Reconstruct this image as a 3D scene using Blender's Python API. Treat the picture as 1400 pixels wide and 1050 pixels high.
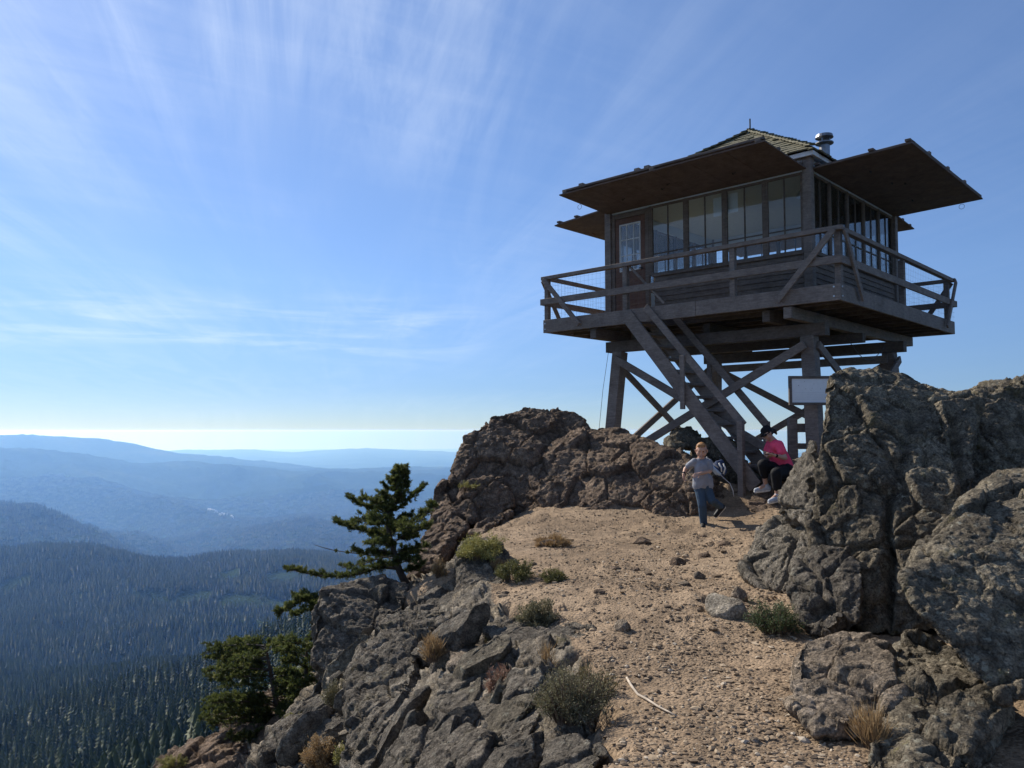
import bpy, bmesh, math, random
import numpy as np
from mathutils import Vector, Matrix
R = math.radians
random.seed(7); rng = np.random.default_rng(7)
for o in list(bpy.data.objects): bpy.data.objects.remove(o)
SC = bpy.context.scene
COL = SC.collection

# ------------------------------------------------------------------ camera
FPX, PIT = 1091.4, .0576                       # focal length in photo pixels, pitch up
cam = bpy.data.cameras.new('camera'); camo = bpy.data.objects.new('camera', cam); COL.objects.link(camo)
cam.sensor_width = 36; cam.lens = FPX / 1400 * 36; cam.clip_start = .05; cam.clip_end = 300000
camo.location = (0, 0, 0); camo.rotation_euler = (R(90) + PIT, 0, 0)
SC.camera = camo

# ------------------------------------------------------------------ world, sun, exposure
SUN_AZ, SUN_EL = -44.0, 36.0                   # degrees from +Y (negative = left), elevation
SKY_STR, SUN_STR, EXPO = .115, 5.0, .34
w = bpy.data.worlds.new('World'); SC.world = w; w.use_nodes = True
nt = w.node_tree; nt.nodes.clear()
def N_(nt, t, **k):
    n = nt.nodes.new(t)
    for a, b in k.items():
        if a.startswith('i_'): n.inputs[int(a[2:])].default_value = b
        else: setattr(n, a, b)
    return n
def L_(nt, a, ao, b, bi): nt.links.new(a.outputs[ao], b.inputs[bi])
sky = N_(nt, 'ShaderNodeTexSky', sky_type='NISHITA', sun_disc=False, sun_elevation=R(SUN_EL), sun_rotation=R(SUN_AZ),
         altitude=1500, air_density=1.0, dust_density=.45, ozone_density=2.0)
bg = N_(nt, 'ShaderNodeBackground')
# the eye stands 1500 m up, so the visible horizon dips 1.4 degrees
tcs = N_(nt, 'ShaderNodeTexCoord'); dip = N_(nt, 'ShaderNodeVectorMath', operation='ADD'); L_(nt, tcs, 'Generated', dip, 0); dip.inputs[1].default_value = (0, 0, .024); L_(nt, dip, 0, sky, 0); bg.inputs[1].default_value = SKY_STR
wo = N_(nt, 'ShaderNodeOutputWorld')
tc = N_(nt, 'ShaderNodeTexCoord'); sx = N_(nt, 'ShaderNodeSeparateXYZ'); L_(nt, tc, 'Generated', sx, 0)
def M_(nt, op, a, b=None, clamp=False):
    n = N_(nt, 'ShaderNodeMath', operation=op, use_clamp=clamp)
    for i, v in enumerate((a, b)):
        if v is None: continue
        if isinstance(v, (int, float)): n.inputs[i].default_value = v
        else: nt.links.new(v, n.inputs[i])
    return n.outputs[0]
zc = M_(nt, 'MAXIMUM', sx.outputs[2], .02)
zz = M_(nt, 'ADD', zc, .03)
cx = M_(nt, 'DIVIDE', sx.outputs[0], zz); cy = M_(nt, 'DIVIDE', sx.outputs[1], zz)
def cirrus(ang, fu, fv, seed, lo, hi, det=8, rough=.6, dist=.6):
    c, s = math.cos(R(ang)), math.sin(R(ang))
    u = M_(nt, 'SUBTRACT', M_(nt, 'MULTIPLY', cx, c), M_(nt, 'MULTIPLY', cy, s))
    v = M_(nt, 'ADD', M_(nt, 'MULTIPLY', cx, s), M_(nt, 'MULTIPLY', cy, c))
    cb = N_(nt, 'ShaderNodeCombineXYZ'); nt.links.new(M_(nt, 'MULTIPLY', u, fu), cb.inputs[0]); nt.links.new(M_(nt, 'MULTIPLY', v, fv), cb.inputs[1]); cb.inputs[2].default_value = seed
    n = N_(nt, 'ShaderNodeTexNoise'); nt.links.new(cb.outputs[0], n.inputs['Vector'])
    n.inputs['Scale'].default_value = 1; n.inputs['Detail'].default_value = det; n.inputs['Roughness'].default_value = rough; n.inputs['Distortion'].default_value = dist
    m = N_(nt, 'ShaderNodeMapRange'); m.interpolation_type = 'SMOOTHSTEP'
    nt.links.new(n.outputs[0], m.inputs[0]); m.inputs[1].default_value = lo; m.inputs[2].default_value = hi
    return m.outputs[0]
streak = cirrus(-12, 2.6, .30, 3.1, .34, .74, 11, .66, 1.3)
broad = cirrus(-20, .55, .28, 8.3, .27, .62, 3, .5, .4)
ripple = cirrus(55, 7.0, 1.2, 1.7, .35, .8, 6, .6, .5)
leftm = N_(nt, 'ShaderNodeMapRange'); leftm.interpolation_type = 'SMOOTHSTEP'; nt.links.new(sx.outputs[0], leftm.inputs[0])
leftm.inputs[1].default_value = .42; leftm.inputs[2].default_value = -.3; leftm.inputs[3].default_value = .12; leftm.inputs[4].default_value = 1
cm = M_(nt, 'MULTIPLY', M_(nt, 'ADD', M_(nt, 'MULTIPLY', streak, .75), M_(nt, 'MULTIPLY', ripple, .25)), broad)
hm_ = N_(nt, 'ShaderNodeMapRange'); hm_.interpolation_type = 'SMOOTHSTEP'; nt.links.new(sx.outputs[2], hm_.inputs[0]); hm_.inputs[1].default_value = .06; hm_.inputs[2].default_value = .36; hm_.inputs[3].default_value = .25
cm = M_(nt, 'MULTIPLY', M_(nt, 'MULTIPLY', cm, leftm.outputs[0]), hm_.outputs[0])
# low flat sheet of cirrus a hand above the horizon
bn = N_(nt, 'ShaderNodeTexNoise'); mp = N_(nt, 'ShaderNodeMapping'); L_(nt, tc, 'Generated', mp, 0); mp.inputs['Scale'].default_value = (5, 5, 46); mp.inputs['Rotation'].default_value = (0, R(2), 0)
L_(nt, mp, 0, bn, 'Vector'); bn.inputs['Detail'].default_value = 7; bn.inputs['Roughness'].default_value = .6; bn.inputs['Scale'].default_value = 1; bn.inputs['Distortion'].default_value = .7
bm_ = N_(nt, 'ShaderNodeMapRange'); bm_.interpolation_type = 'SMOOTHSTEP'; L_(nt, bn, 0, bm_, 0); bm_.inputs[1].default_value = .42; bm_.inputs[2].default_value = .75
def bump(lo, mid0, mid1, hi, src):
    a = N_(nt, 'ShaderNodeMapRange'); a.interpolation_type = 'SMOOTHSTEP'; nt.links.new(src, a.inputs[0]); a.inputs[1].default_value = lo; a.inputs[2].default_value = mid0
    b = N_(nt, 'ShaderNodeMapRange'); b.interpolation_type = 'SMOOTHSTEP'; nt.links.new(src, b.inputs[0]); b.inputs[1].default_value = hi; b.inputs[2].default_value = mid1
    return M_(nt, 'MULTIPLY', a.outputs[0], b.outputs[0])
band = M_(nt, 'MULTIPLY', bump(.07, .115, .13, .175, sx.outputs[2]), bump(.12, -.02, -1, -2, sx.outputs[0]))
band2 = bump(.12, -.05, -1, -2, sx.outputs[0])
lm = N_(nt, 'ShaderNodeMapRange'); lm.interpolation_type = 'SMOOTHSTEP'; nt.links.new(sx.outputs[0], lm.inputs[0]); lm.inputs[1].default_value = .02; lm.inputs[2].default_value = -.12
band = M_(nt, 'MULTIPLY', M_(nt, 'MULTIPLY', bump(.07, .115, .13, .175, sx.outputs[2]), lm.outputs[0]), bm_.outputs[0])
cf = M_(nt, 'ADD', M_(nt, 'MULTIPLY', cm, .44), M_(nt, 'MULTIPLY', band, .28), True)
mixc = N_(nt, 'ShaderNodeMix', data_type='RGBA'); nt.links.new(cf, mixc.inputs[0])
tint = N_(nt, 'ShaderNodeMix', data_type='RGBA', blend_type='MULTIPLY'); tint.inputs[0].default_value = 1; L_(nt, sky, 0, tint, 6); 
tr_ = N_(nt, 'ShaderNodeValToRGB'); nt.links.new(M_(nt, 'ADD', sx.outputs[2], .03), tr_.inputs[0]); e_ = tr_.color_ramp.elements
e_[0].position = .029; e_[0].color = (.15, .18, .22, 1); e_[1].position = .53; e_[1].color = (.90, .97, 1.10, 1)
for p_, c_ in ((.031, (.50, .55, .66, 1)), (.08, (.46, .55, .72, 1)), (.21, (.66, .76, .92, 1))): e2_ = e_.new(p_); e2_.color = c_
L_(nt, tr_, 0, tint, 7)
L_(nt, tint, 2, mixc, 6); mixc.inputs[7].default_value = (7.2, 7.9, 8.8, 1)
L_(nt, mixc, 2, bg, 0); L_(nt, bg, 0, wo, 0)

sun = bpy.data.lights.new('sun', 'SUN'); suno = bpy.data.objects.new('sun', sun); COL.objects.link(suno)
sun.energy = SUN_STR; sun.angle = R(.53); sun.color = (1, .93, .82)
sd = Vector((math.sin(R(SUN_AZ)) * math.cos(R(SUN_EL)), math.cos(R(SUN_AZ)) * math.cos(R(SUN_EL)), math.sin(R(SUN_EL))))
suno.rotation_euler = sd.to_track_quat('Z', 'Y').to_euler()
SC.view_settings.view_transform = 'Standard'; SC.view_settings.look = 'None'; SC.view_settings.exposure = EXPO
SC.render.engine = 'CYCLES'; SC.cycles.volume_bounces = 4; SC.cycles.max_bounces = 8; SC.cycles.transparent_max_bounces = 12

# ------------------------------------------------------------------ helpers
def W(px, py, Y):
    """a point of the place seen at photo pixel px,py and standing Y metres ahead"""
    x = (px - 700) / FPX; y = -(py - 525) / FPX; c, s = math.cos(PIT), math.sin(PIT)
    d = np.array([x, c - y * s, s + y * c]); return d * Y / d[1]
def tag(o, label=None, cat=None, group=None, kind=None):
    if label: o['label'] = label
    if cat: o['category'] = cat
    if group: o['group'] = group
    if kind: o['kind'] = kind
    return o
def link(o, parent=None):
    COL.objects.link(o)
    if parent is not None: o.parent = parent
    return o
def empty(name, loc=(0, 0, 0), rz=0, parent=None):
    o = bpy.data.objects.new(name, None); o.location = loc; o.rotation_euler = (0, 0, rz); o.empty_display_size = .2
    return link(o, parent)
def npmesh(name, V, F, smooth=False):
    V = np.ascontiguousarray(V, dtype=np.float32); F = np.ascontiguousarray(F, dtype=np.int32)
    me = bpy.data.meshes.new(name); me.vertices.add(len(V)); me.vertices.foreach_set('co', V.ravel())
    m, k = F.shape; me.loops.add(m * k); me.loops.foreach_set('vertex_index', F.ravel()); me.polygons.add(m)
    me.polygons.foreach_set('loop_start', np.arange(m, dtype=np.int32) * k)
    me.update(calc_edges=True); me.polygons.foreach_set('use_smooth', np.full(m, smooth)); return me
def mobj(name, me, mat, parent=None, loc=None):
    o = bpy.data.objects.new(name, me); me.materials.append(mat)
    if loc is not None: o.location = loc
    return link(o, parent)
class MB:
    """collects boxes, bars and tubes into one mesh"""
    def __init__(s): s.V = []; s.F = []; s.n = 0
    def add(s, V, F):
        s.V.extend([tuple(map(float, v)) for v in V]); s.F.extend([tuple(i + s.n for i in f) for f in F]); s.n += len(V)
    def box(s, x0, x1, y0, y1, z0, z1):
        s.add([(x, y, z) for z in (z0, z1) for x, y in ((x0, y0), (x1, y0), (x1, y1), (x0, y1))],
              [(0, 3, 2, 1), (4, 5, 6, 7), (0, 1, 5, 4), (1, 2, 6, 5), (2, 3, 7, 6), (3, 0, 4, 7)])
    def bar(s, a, b, wd, th, up=(0, 0, 1), side=None):
        a = Vector(a); b = Vector(b); d = (b - a).normalized()
        sd_ = Vector(side).normalized() if side is not None else d.cross(Vector(up))
        if sd_.length < 1e-3: sd_ = Vector((1, 0, 0))
        sd_ = (sd_ - d * sd_.dot(d)).normalized(); u = sd_.cross(d).normalized()
        V = [p + sd_ * (i * wd / 2) + u * (j * th / 2) for p in (a, b) for i, j in ((-1, -1), (1, -1), (1, 1), (-1, 1))]
        s.add(V, [(0, 3, 2, 1), (4, 5, 6, 7), (0, 1, 5, 4), (1, 2, 6, 5), (2, 3, 7, 6), (3, 0, 4, 7)])
    def tube(s, pts, rad, k=8, cap=True):
        pts = [Vector(p) for p in pts]; rad = rad if hasattr(rad, '__len__') else [rad] * len(pts); V = []
        prev = Vector((.3, .5, .81))
        for i, p in enumerate(pts):
            d = (pts[min(i + 1, len(pts) - 1)] - pts[max(i - 1, 0)]).normalized()
            u = d.cross(prev)
            if u.length < 1e-3: u = d.cross(Vector((1, 0, 0)))
            u.normalize(); v = d.cross(u).normalized()
            for j in range(k):
                a = 2 * math.pi * j / k; V.append(p + (u * math.cos(a) + v * math.sin(a)) * rad[i])
        F = [(i * k + j, i * k + (j + 1) % k, (i + 1) * k + (j + 1) % k, (i + 1) * k + j) for i in range(len(pts) - 1) for j in range(k)]
        if cap: F += [tuple(range(k - 1, -1, -1)), tuple((len(pts) - 1) * k + j for j in range(k))]
        s.add(V, F)
    def build(s, name, mat, parent=None, loc=None, bevel=0, smooth=False):
        me = bpy.data.meshes.new(name); me.from_pydata(s.V, [], s.F); me.update()
        if smooth: me.polygons.foreach_set('use_smooth', [True] * len(me.polygons))
        o = mobj(name, me, mat, parent, loc)
        if bevel:
            m = o.modifiers.new('bevel', 'BEVEL'); m.width = bevel; m.segments = 1; m.limit_method = 'ANGLE'
        return o

def unit(v): return v / (np.linalg.norm(v, axis=-1, keepdims=True) + 1e-9)
# ---- noise in numpy
def _h(ix, iy, iz, s):
    h = (ix * np.int64(374761393) + iy * np.int64(668265263) + iz * np.int64(2147483647) + np.int64(s) * np.int64(1274126177)) & 0xffffffff
    h = ((h ^ (h >> 13)) * 1274126177) & 0xffffffff
    h = ((h ^ (h >> 16)) * 2246822519) & 0xffffffff
    return ((h ^ (h >> 15)) & 0xffffff).astype(np.float32) / 16777216.
def vn(P, s=0):
    I = np.floor(P).astype(np.int64); f = (P - I).astype(np.float32); f = f * f * f * (f * (f * 6 - 15) + 10)
    x, y, z = I.T; fx, fy, fz = f.T; r = 0
    for a in (0, 1):
        for b in (0, 1):
            for c in (0, 1):
                r = r + (fx if a else 1 - fx) * (fy if b else 1 - fy) * (fz if c else 1 - fz) * _h(x + a, y + b, z + c, s)
    return r * 2 - 1
def fbm(P, oct=4, s=0, gain=.5):
    r = 0; a = 1; t = 0
    for i in range(oct): r = r + a * vn(P * 2.03 ** i + i * 7.3, s + i); t += a; a *= gain
    return r / t
def worley(P, s=0, jit=1.0):
    I = np.floor(P).astype(np.int64); f = (P - I).astype(np.float32); F1 = np.full(len(P), 9., np.float32); F2 = F1.copy(); C = np.zeros(len(P), np.float32)
    for a in (-1, 0, 1):
        for b in (-1, 0, 1):
            for c in (-1, 0, 1):
                x, y, z = I[:, 0] + a, I[:, 1] + b, I[:, 2] + c
                hx = _h(x, y, z, s); dx = a + .5 + (hx - .5) * jit - f[:, 0]; dy = b + .5 + (_h(x, y, z, s + 11) - .5) * jit - f[:, 1]; dz = c + .5 + (_h(x, y, z, s + 23) - .5) * jit - f[:, 2]
                d = dx * dx + dy * dy + dz * dz; m = d < F1
                F2 = np.where(m, F1, np.minimum(F2, d)); F1 = np.where(m, d, F1); C = np.where(m, hx, C)
    return np.sqrt(F1), np.sqrt(F2), C
def facet(P, s=0, tilt=1.):
    """fractured surface: every cell is a plane with its own tilt and height"""
    I = np.floor(P).astype(np.int64); f = (P - I).astype(np.float32); F1 = np.full(len(P), 9., np.float32); F2 = F1.copy(); H = np.zeros(len(P), np.float32)
    for a in (-1, 0, 1):
        for b in (-1, 0, 1):
            for c in (-1, 0, 1):
                x, y, z = I[:, 0] + a, I[:, 1] + b, I[:, 2] + c
                h0 = _h(x, y, z, s); h1 = _h(x, y, z, s + 11); h2 = _h(x, y, z, s + 23); dx = f[:, 0] - a - h0; dy = f[:, 1] - b - h1; dz = f[:, 2] - c - h2
                d = dx * dx + dy * dy + dz * dz; m = d < F1; F2 = np.where(m, F1, np.minimum(F2, d)); F1 = np.where(m, d, F1)
                u = (h1 * 7919.3) % 1; v = (h2 * 6271.7) % 1; w_ = (h0 * 4567.1) % 1
                H = np.where(m, ((u - .5) * dx + (v - .5) * dy + (w_ - .5) * dz) * 2 * tilt + (u + v + w_ - 1.5) * .6, H)
    return H, np.sqrt(F2) - np.sqrt(F1)
def sstep(a, b, x): t = np.clip((x - a) / (b - a), 0, 1); return t * t * (3 - 2 * t)

# ------------------------------------------------------------------ materials
def mat(name):
    m = bpy.data.materials.new(name); m.use_nodes = True; t = m.node_tree; t.nodes.clear()
    o = N_(t, 'ShaderNodeOutputMaterial'); b = N_(t, 'ShaderNodeBsdfPrincipled'); L_(t, b, 0, o, 0)
    b.inputs['Specular IOR Level'].default_value = .25
    return m, t, b
def noise(t, scale, det=5, rough=.6, dist=0, vec=None, stretch=None):
    n = N_(t, 'ShaderNodeTexNoise'); n.inputs['Scale'].default_value = scale; n.inputs['Detail'].default_value = det
    n.inputs['Roughness'].default_value = rough; n.inputs['Distortion'].default_value = dist
    c = N_(t, 'ShaderNodeTexCoord'); src = vec or c.outputs['Object']
    if stretch:
        mp = N_(t, 'ShaderNodeMapping'); t.links.new(src, mp.inputs[0]); mp.inputs['Scale'].default_value = stretch; src = mp.outputs[0]
    t.links.new(src, n.inputs['Vector']); return n
def voro(t, scale, feat='F1', vec=None, rnd=1):
    n = N_(t, 'ShaderNodeTexVoronoi', feature=feat); n.inputs['Scale'].default_value = scale; n.inputs['Randomness'].default_value = rnd
    c = N_(t, 'ShaderNodeTexCoord'); t.links.new(vec or c.outputs['Object'], n.inputs['Vector']); return n
def ramp(t, src, stops, interp='LINEAR'):
    r = N_(t, 'ShaderNodeValToRGB'); t.links.new(src, r.inputs[0]); e = r.color_ramp; e.interpolation = interp
    while len(e.elements) < len(stops): e.elements.new(.5)
    for k, (p, c) in enumerate(stops):
        e.elements[k].position = p; e.elements[k].color = (c, c, c, 1) if not hasattr(c, '__len__') else (*c, 1)
    return r.outputs[0]
def mix(t, f, a, b, mode='MIX'):
    n = N_(t, 'ShaderNodeMix', data_type='RGBA', blend_type=mode)
    for i, v in ((0, f), (6, a), (7, b)):
        if isinstance(v, (int, float)): n.inputs[i].default_value = v
        elif hasattr(v, '__len__'): n.inputs[i].default_value = (*v, 1)
        else: t.links.new(v, n.inputs[i])
    return n.outputs[2]
def bumpn(t, b, src, strength, dist, prev=None):
    n = N_(t, 'ShaderNodeBump'); n.inputs['Strength'].default_value = strength; n.inputs['Distance'].default_value = dist
    t.links.new(src, n.inputs['Height'])
    if prev: t.links.new(prev, n.inputs['Normal'])
    t.links.new(n.outputs[0], b.inputs['Normal']); return n.outputs[0]
def rock_color(t, c0, c1, c2, lich, lcol, mcol=(.30, .26, .09), moss=.0):
    """mottled stone with crusts of lichen that have their own patchy outline"""
    a = noise(t, 1.6, 6, .65, .4); b = noise(t, 9, 6, .7); g = noise(t, 60, 3, .7)
    col = ramp(t, a.outputs[0], [(.3, c0), (.5, c1), (.7, c2)])
    col = mix(t, .8, col, ramp(t, b.outputs[0], [(.34, .35), (.5, .85), (.66, 1.7)]), 'MULTIPLY')
    col = mix(t, .85, col, ramp(t, g.outputs[0], [(.36, .45), (.64, 1.6)]), 'MULTIPLY')
    wv = noise(t, 5, 4, .7); mv = N_(t, 'ShaderNodeMix', data_type='VECTOR'); mv.inputs[0].default_value = .12
    c = N_(t, 'ShaderNodeTexCoord'); t.links.new(c.outputs['Object'], mv.inputs[4]); t.links.new(wv.outputs['Color'], mv.inputs[5])
    v = voro(t, 16, 'F1', mv.outputs[1]); lm = ramp(t, v.outputs['Distance'], [(.22, 1), (.36, 0)])
    pm = ramp(t, noise(t, 2.3, 5, .7, .5).outputs[0], [(.42, 0), (.54, 1)])
    br = ramp(t, noise(t, 40, 4, .8).outputs[0], [(.42, 0), (.55, 1)])
    f = M_(t, 'MULTIPLY', M_(t, 'MULTIPLY', lm, pm), M_(t, 'MULTIPLY', br, lich))
    col = mix(t, f, col, lcol)
    if moss:
        mm = ramp(t, noise(t, 4.2, 6, .75, .3).outputs[0], [(.58, 0), (.66, 1)])
        col = mix(t, M_(t, 'MULTIPLY', M_(t, 'MULTIPLY', mm, br), moss), col, mcol)
    return col, b, g
def mv_(t):
    wv = noise(t, 4, 5, .7); mv = N_(t, 'ShaderNodeMix', data_type='VECTOR'); mv.inputs[0].default_value = .18
    c = N_(t, 'ShaderNodeTexCoord'); t.links.new(c.outputs['Object'], mv.inputs[4]); t.links.new(wv.outputs['Color'], mv.inputs[5]); return mv.outputs[1]
def rock_bump(t, b, prev=None):
    v = voro(t, 22); n1 = noise(t, 14, 8, .72, .2); n2 = noise(t, 70, 4, .7); cr = voro(t, 5, 'DISTANCE_TO_EDGE')
    p = bumpn(t, b, n1.outputs[0], 1.0, .12); p = bumpn(t, b, M_(t, 'MULTIPLY', v.outputs['Distance'], -1.0), .25, .03, p); p = bumpn(t, b, ramp(t, voro(t, 3.2, 'DISTANCE_TO_EDGE', mv_(t)).outputs['Distance'], [(0, 0), (.035, 1)]), .8, .03, p)
    p = bumpn(t, b, n2.outputs[0], .9, .02, p); return p
def rock_mat(name, c0, c1, c2, lich=.6, lcol=(.36, .35, .29), moss=.2):
    m, t, b = mat(name); col, _, _ = rock_color(t, c0, c1, c2, lich, lcol, moss=moss)
    t.links.new(col, b.inputs['Base Color']); b.inputs['Roughness'].default_value = .9; rock_bump(t, b); return m
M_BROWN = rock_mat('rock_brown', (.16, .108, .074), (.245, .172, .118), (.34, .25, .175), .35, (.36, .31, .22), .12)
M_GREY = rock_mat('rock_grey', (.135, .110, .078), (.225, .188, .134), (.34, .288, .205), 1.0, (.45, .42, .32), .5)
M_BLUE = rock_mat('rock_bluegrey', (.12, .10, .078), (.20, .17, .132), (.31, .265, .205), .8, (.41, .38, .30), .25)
M_SUNPALE = rock_mat('rock_sunlit_pale', (.17, .145, .11), (.26, .225, .175), (.36, .31, .25), .4, (.42, .39, .32), .1)  # grey rock made paler, with the sunlight on it put into the colour
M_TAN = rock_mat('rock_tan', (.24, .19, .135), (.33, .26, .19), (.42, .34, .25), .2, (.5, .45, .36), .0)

def dirt_nodes(t):
    a = noise(t, .9, 5, .6, .3); b = noise(t, 7, 6, .7); g = voro(t, 45); g2 = noise(t, 130, 3, .8); p = voro(t, 90)
    col = ramp(t, a.outputs[0], [(.3, (.185, .128, .078)), (.5, (.262, .186, .118)), (.7, (.34, .248, .162))])
    col = mix(t, .8, col, ramp(t, b.outputs[0], [(.3, .6), (.7, 1.3)]), 'MULTIPLY')
    st_ = noise(t, 2.2, 7, .75, .8); col = mix(t, .8, col, ramp(t, st_.outputs[0], [(.36, .62), (.5, 1.), (.66, 1.22)]), 'MULTIPLY')
    gc = ramp(t, g.outputs['Color'], [(.0, .62), (.5, 1.), (1., 1.45)]); col = mix(t, .55, col, gc, 'MULTIPLY')
    col = mix(t, .5, col, ramp(t, g2.outputs[0], [(.3, .55), (.7, 1.4)]), 'MULTIPLY')
    return col, b, g, p, g2
def ground_mat():
    m, t, b = mat('summit_ground')
    dc, db, dg, dp, dg2 = dirt_nodes(t)
    rc, _, _ = rock_color(t, (.12, .098, .074), (.195, .163, .122), (.29, .245, .185), .7, (.38, .34, .27), moss=.25)
    at = N_(t, 'ShaderNodeAttribute', attribute_name='rock')
    f = ramp(t, M_(t, 'ADD', at.outputs['Fac'], M_(t, 'MULTIPLY', M_(t, 'SUBTRACT', noise(t, 6, 6, .7).outputs[0], .5), .9)), [(.42, 0), (.58, 1)])
    t.links.new(mix(t, f, dc, rc), b.inputs['Base Color']); b.inputs['Roughness'].default_value = .95
    h = M_(t, 'ADD', M_(t, 'MULTIPLY', noise(t, 14, 8, .72).outputs[0], .06), M_(t, 'MULTIPLY', voro(t, 26).outputs['Distance'], -.010))
    h2 = M_(t, 'ADD', M_(t, 'MULTIPLY', db.outputs[0], .02), M_(t, 'ADD', M_(t, 'MULTIPLY', dg.outputs['Distance'], -.012), M_(t, 'MULTIPLY', dg2.outputs[0], .004)))
    hm = N_(t, 'ShaderNodeMix', data_type='FLOAT'); t.links.new(f, hm.inputs[0]); t.links.new(h2, hm.inputs[2]); t.links.new(h, hm.inputs[3])
    bumpn(t, b, hm.outputs[0], .9, 1.0); return m
M_GROUND = ground_mat()
def wood_mat(name, c0, c1, rough=.8):
    m, t, b = mat(name)
    g = noise(t, 3, 6, .7, .3); st = noise(t, 1, 6, .7, .4, stretch=(6, 6, 40)); k = noise(t, 25, 4, .7)
    col = ramp(t, g.outputs[0], [(.3, c0), (.7, c1)]); col = mix(t, .7, col, ramp(t, st.outputs[0], [(.3, .55), (.7, 1.4)]), 'MULTIPLY')
    col = mix(t, .5, col, ramp(t, k.outputs[0], [(.3, .7), (.7, 1.3)]), 'MULTIPLY')
    t.links.new(col, b.inputs['Base Color']); b.inputs['Roughness'].default_value = rough
    p = bumpn(t, b, st.outputs[0], .5, .01); bumpn(t, b, k.outputs[0], .35, .006, p); return m
M_WOOD = wood_mat('weathered_wood', (.15, .118, .10), (.25, .205, .175))
M_WOODD = wood_mat('old_dark_timber', (.095, .075, .064), (.16, .13, .11))
M_SIDING = wood_mat('brown_siding', (.13, .10, .08), (.20, .155, .125))
M_RED = wood_mat('red_brown_board', (.13, .07, .05), (.18, .10, .07))
M_SHUT = wood_mat('shutter_board', (.10, .07, .058), (.14, .10, .08))
M_SHING = wood_mat('cedar_shingle', (.085, .078, .05), (.20, .185, .12))
def plain(name, c, rough=.6, metal=0, var=.25, sc=12, bump=.2):
    m, t, b = mat(name); n = noise(t, sc, 5, .65)
    col = mix(t, 1, c, ramp(t, n.outputs[0], [(.3, 1 - var), (.7, 1 + var)]), 'MULTIPLY'); t.links.new(col, b.inputs['Base Color'])
    b.inputs['Roughness'].default_value = rough; b.inputs['Metallic'].default_value = metal
    if bump: bumpn(t, b, n.outputs[0], bump, .01)
    return m
M_WHITE = plain('white_paint', (.62, .62, .60), .6, 0, .12)
M_INT = plain('interior_paint', (.58, .65, .72), .7, 0, .04)
M_CEIL = plain('ceiling_board', (.50, .51, .45), .8, 0, .06)
M_METAL = plain('galvanised', (.55, .56, .58), .35, .9, .1)
M_FLUE = plain('weathered_flue', (.22, .23, .25), .45, .8, .3)
M_DMETAL = plain('dark_iron', (.05, .05, .05), .5, .6, .2)
M_WIRE = plain('wire', (.16, .155, .15), .5, .5, .1, bump=0)
M_SIGN = plain('sign_panel', (.70, .71, .72), .5, 0, .04, bump=0)
M_INK = plain('faded_ink', (.12, .12, .12), .8, 0, .3, bump=0)
M_PAPER = plain('paper', (.72, .72, .68), .8, 0, .05, bump=0)
def glass():
    m = bpy.data.materials.new('window_glass'); m.use_nodes = True; t = m.node_tree; t.nodes.clear(); o = N_(t, 'ShaderNodeOutputMaterial')
    tr = N_(t, 'ShaderNodeBsdfTransparent'); tr.inputs[0].default_value = (.975, .985, .985, 1); g = N_(t, 'ShaderNodeBsdfGlossy'); g.inputs['Roughness'].default_value = .03
    fr = N_(t, 'ShaderNodeFresnel'); fr.inputs[0].default_value = 1.5; mx = N_(t, 'ShaderNodeMixShader')
    n = noise(t, 1.3, 2, .5); bn_ = N_(t, 'ShaderNodeBump'); bn_.inputs['Strength'].default_value = .04; bn_.inputs['Distance'].default_value = .05; L_(t, n, 0, bn_, 'Height'); L_(t, bn_, 0, g, 'Normal')
    t.links.new(M_(t, 'MULTIPLY', fr.outputs[0], .9, True), mx.inputs[0]); L_(t, tr, 0, mx, 1); L_(t, g, 0, mx, 2); L_(t, mx, 0, o, 0); return m
M_GLASS = glass()
def leaf_mat(name, c0, c1, rand=True, trans=.25, c2=None):
    m, t, b = mat(name); at = N_(t, 'ShaderNodeAttribute', attribute_name='tone')
    n = noise(t, 3.0, 4, .7); f = M_(t, 'ADD', M_(t, 'MULTIPLY', at.outputs['Fac'], .6), M_(t, 'MULTIPLY', n.outputs[0], .4))
    st = [(.2, c0), (.65, c1)] + ([(.85, c2)] if c2 else [])
    col = ramp(t, f, st); t.links.new(col, b.inputs['Base Color']); b.inputs['Roughness'].default_value = .6
    b.inputs['Subsurface Weight'].default_value = 0
    o = [x for x in t.nodes if x.type == 'OUTPUT_MATERIAL'][0]
    tl = N_(t, 'ShaderNodeBsdfTranslucent'); t.links.new(col, tl.inputs[0]); mx = N_(t, 'ShaderNodeMixShader'); mx.inputs[0].default_value = trans
    L_(t, b, 0, mx, 1); L_(t, tl, 0, mx, 2); t.links.new(mx.outputs[0], o.inputs[0]); return m
M_FIR = leaf_mat('fir_needles', (.022, .034, .012), (.105, .125, .036), c2=(.36, .32, .11), trans=.45)  # brightest stop paints the sunlit look of the twig tips into the needles
M_BARK = wood_mat('bark', (.045, .036, .03), (.10, .08, .065))
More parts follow.
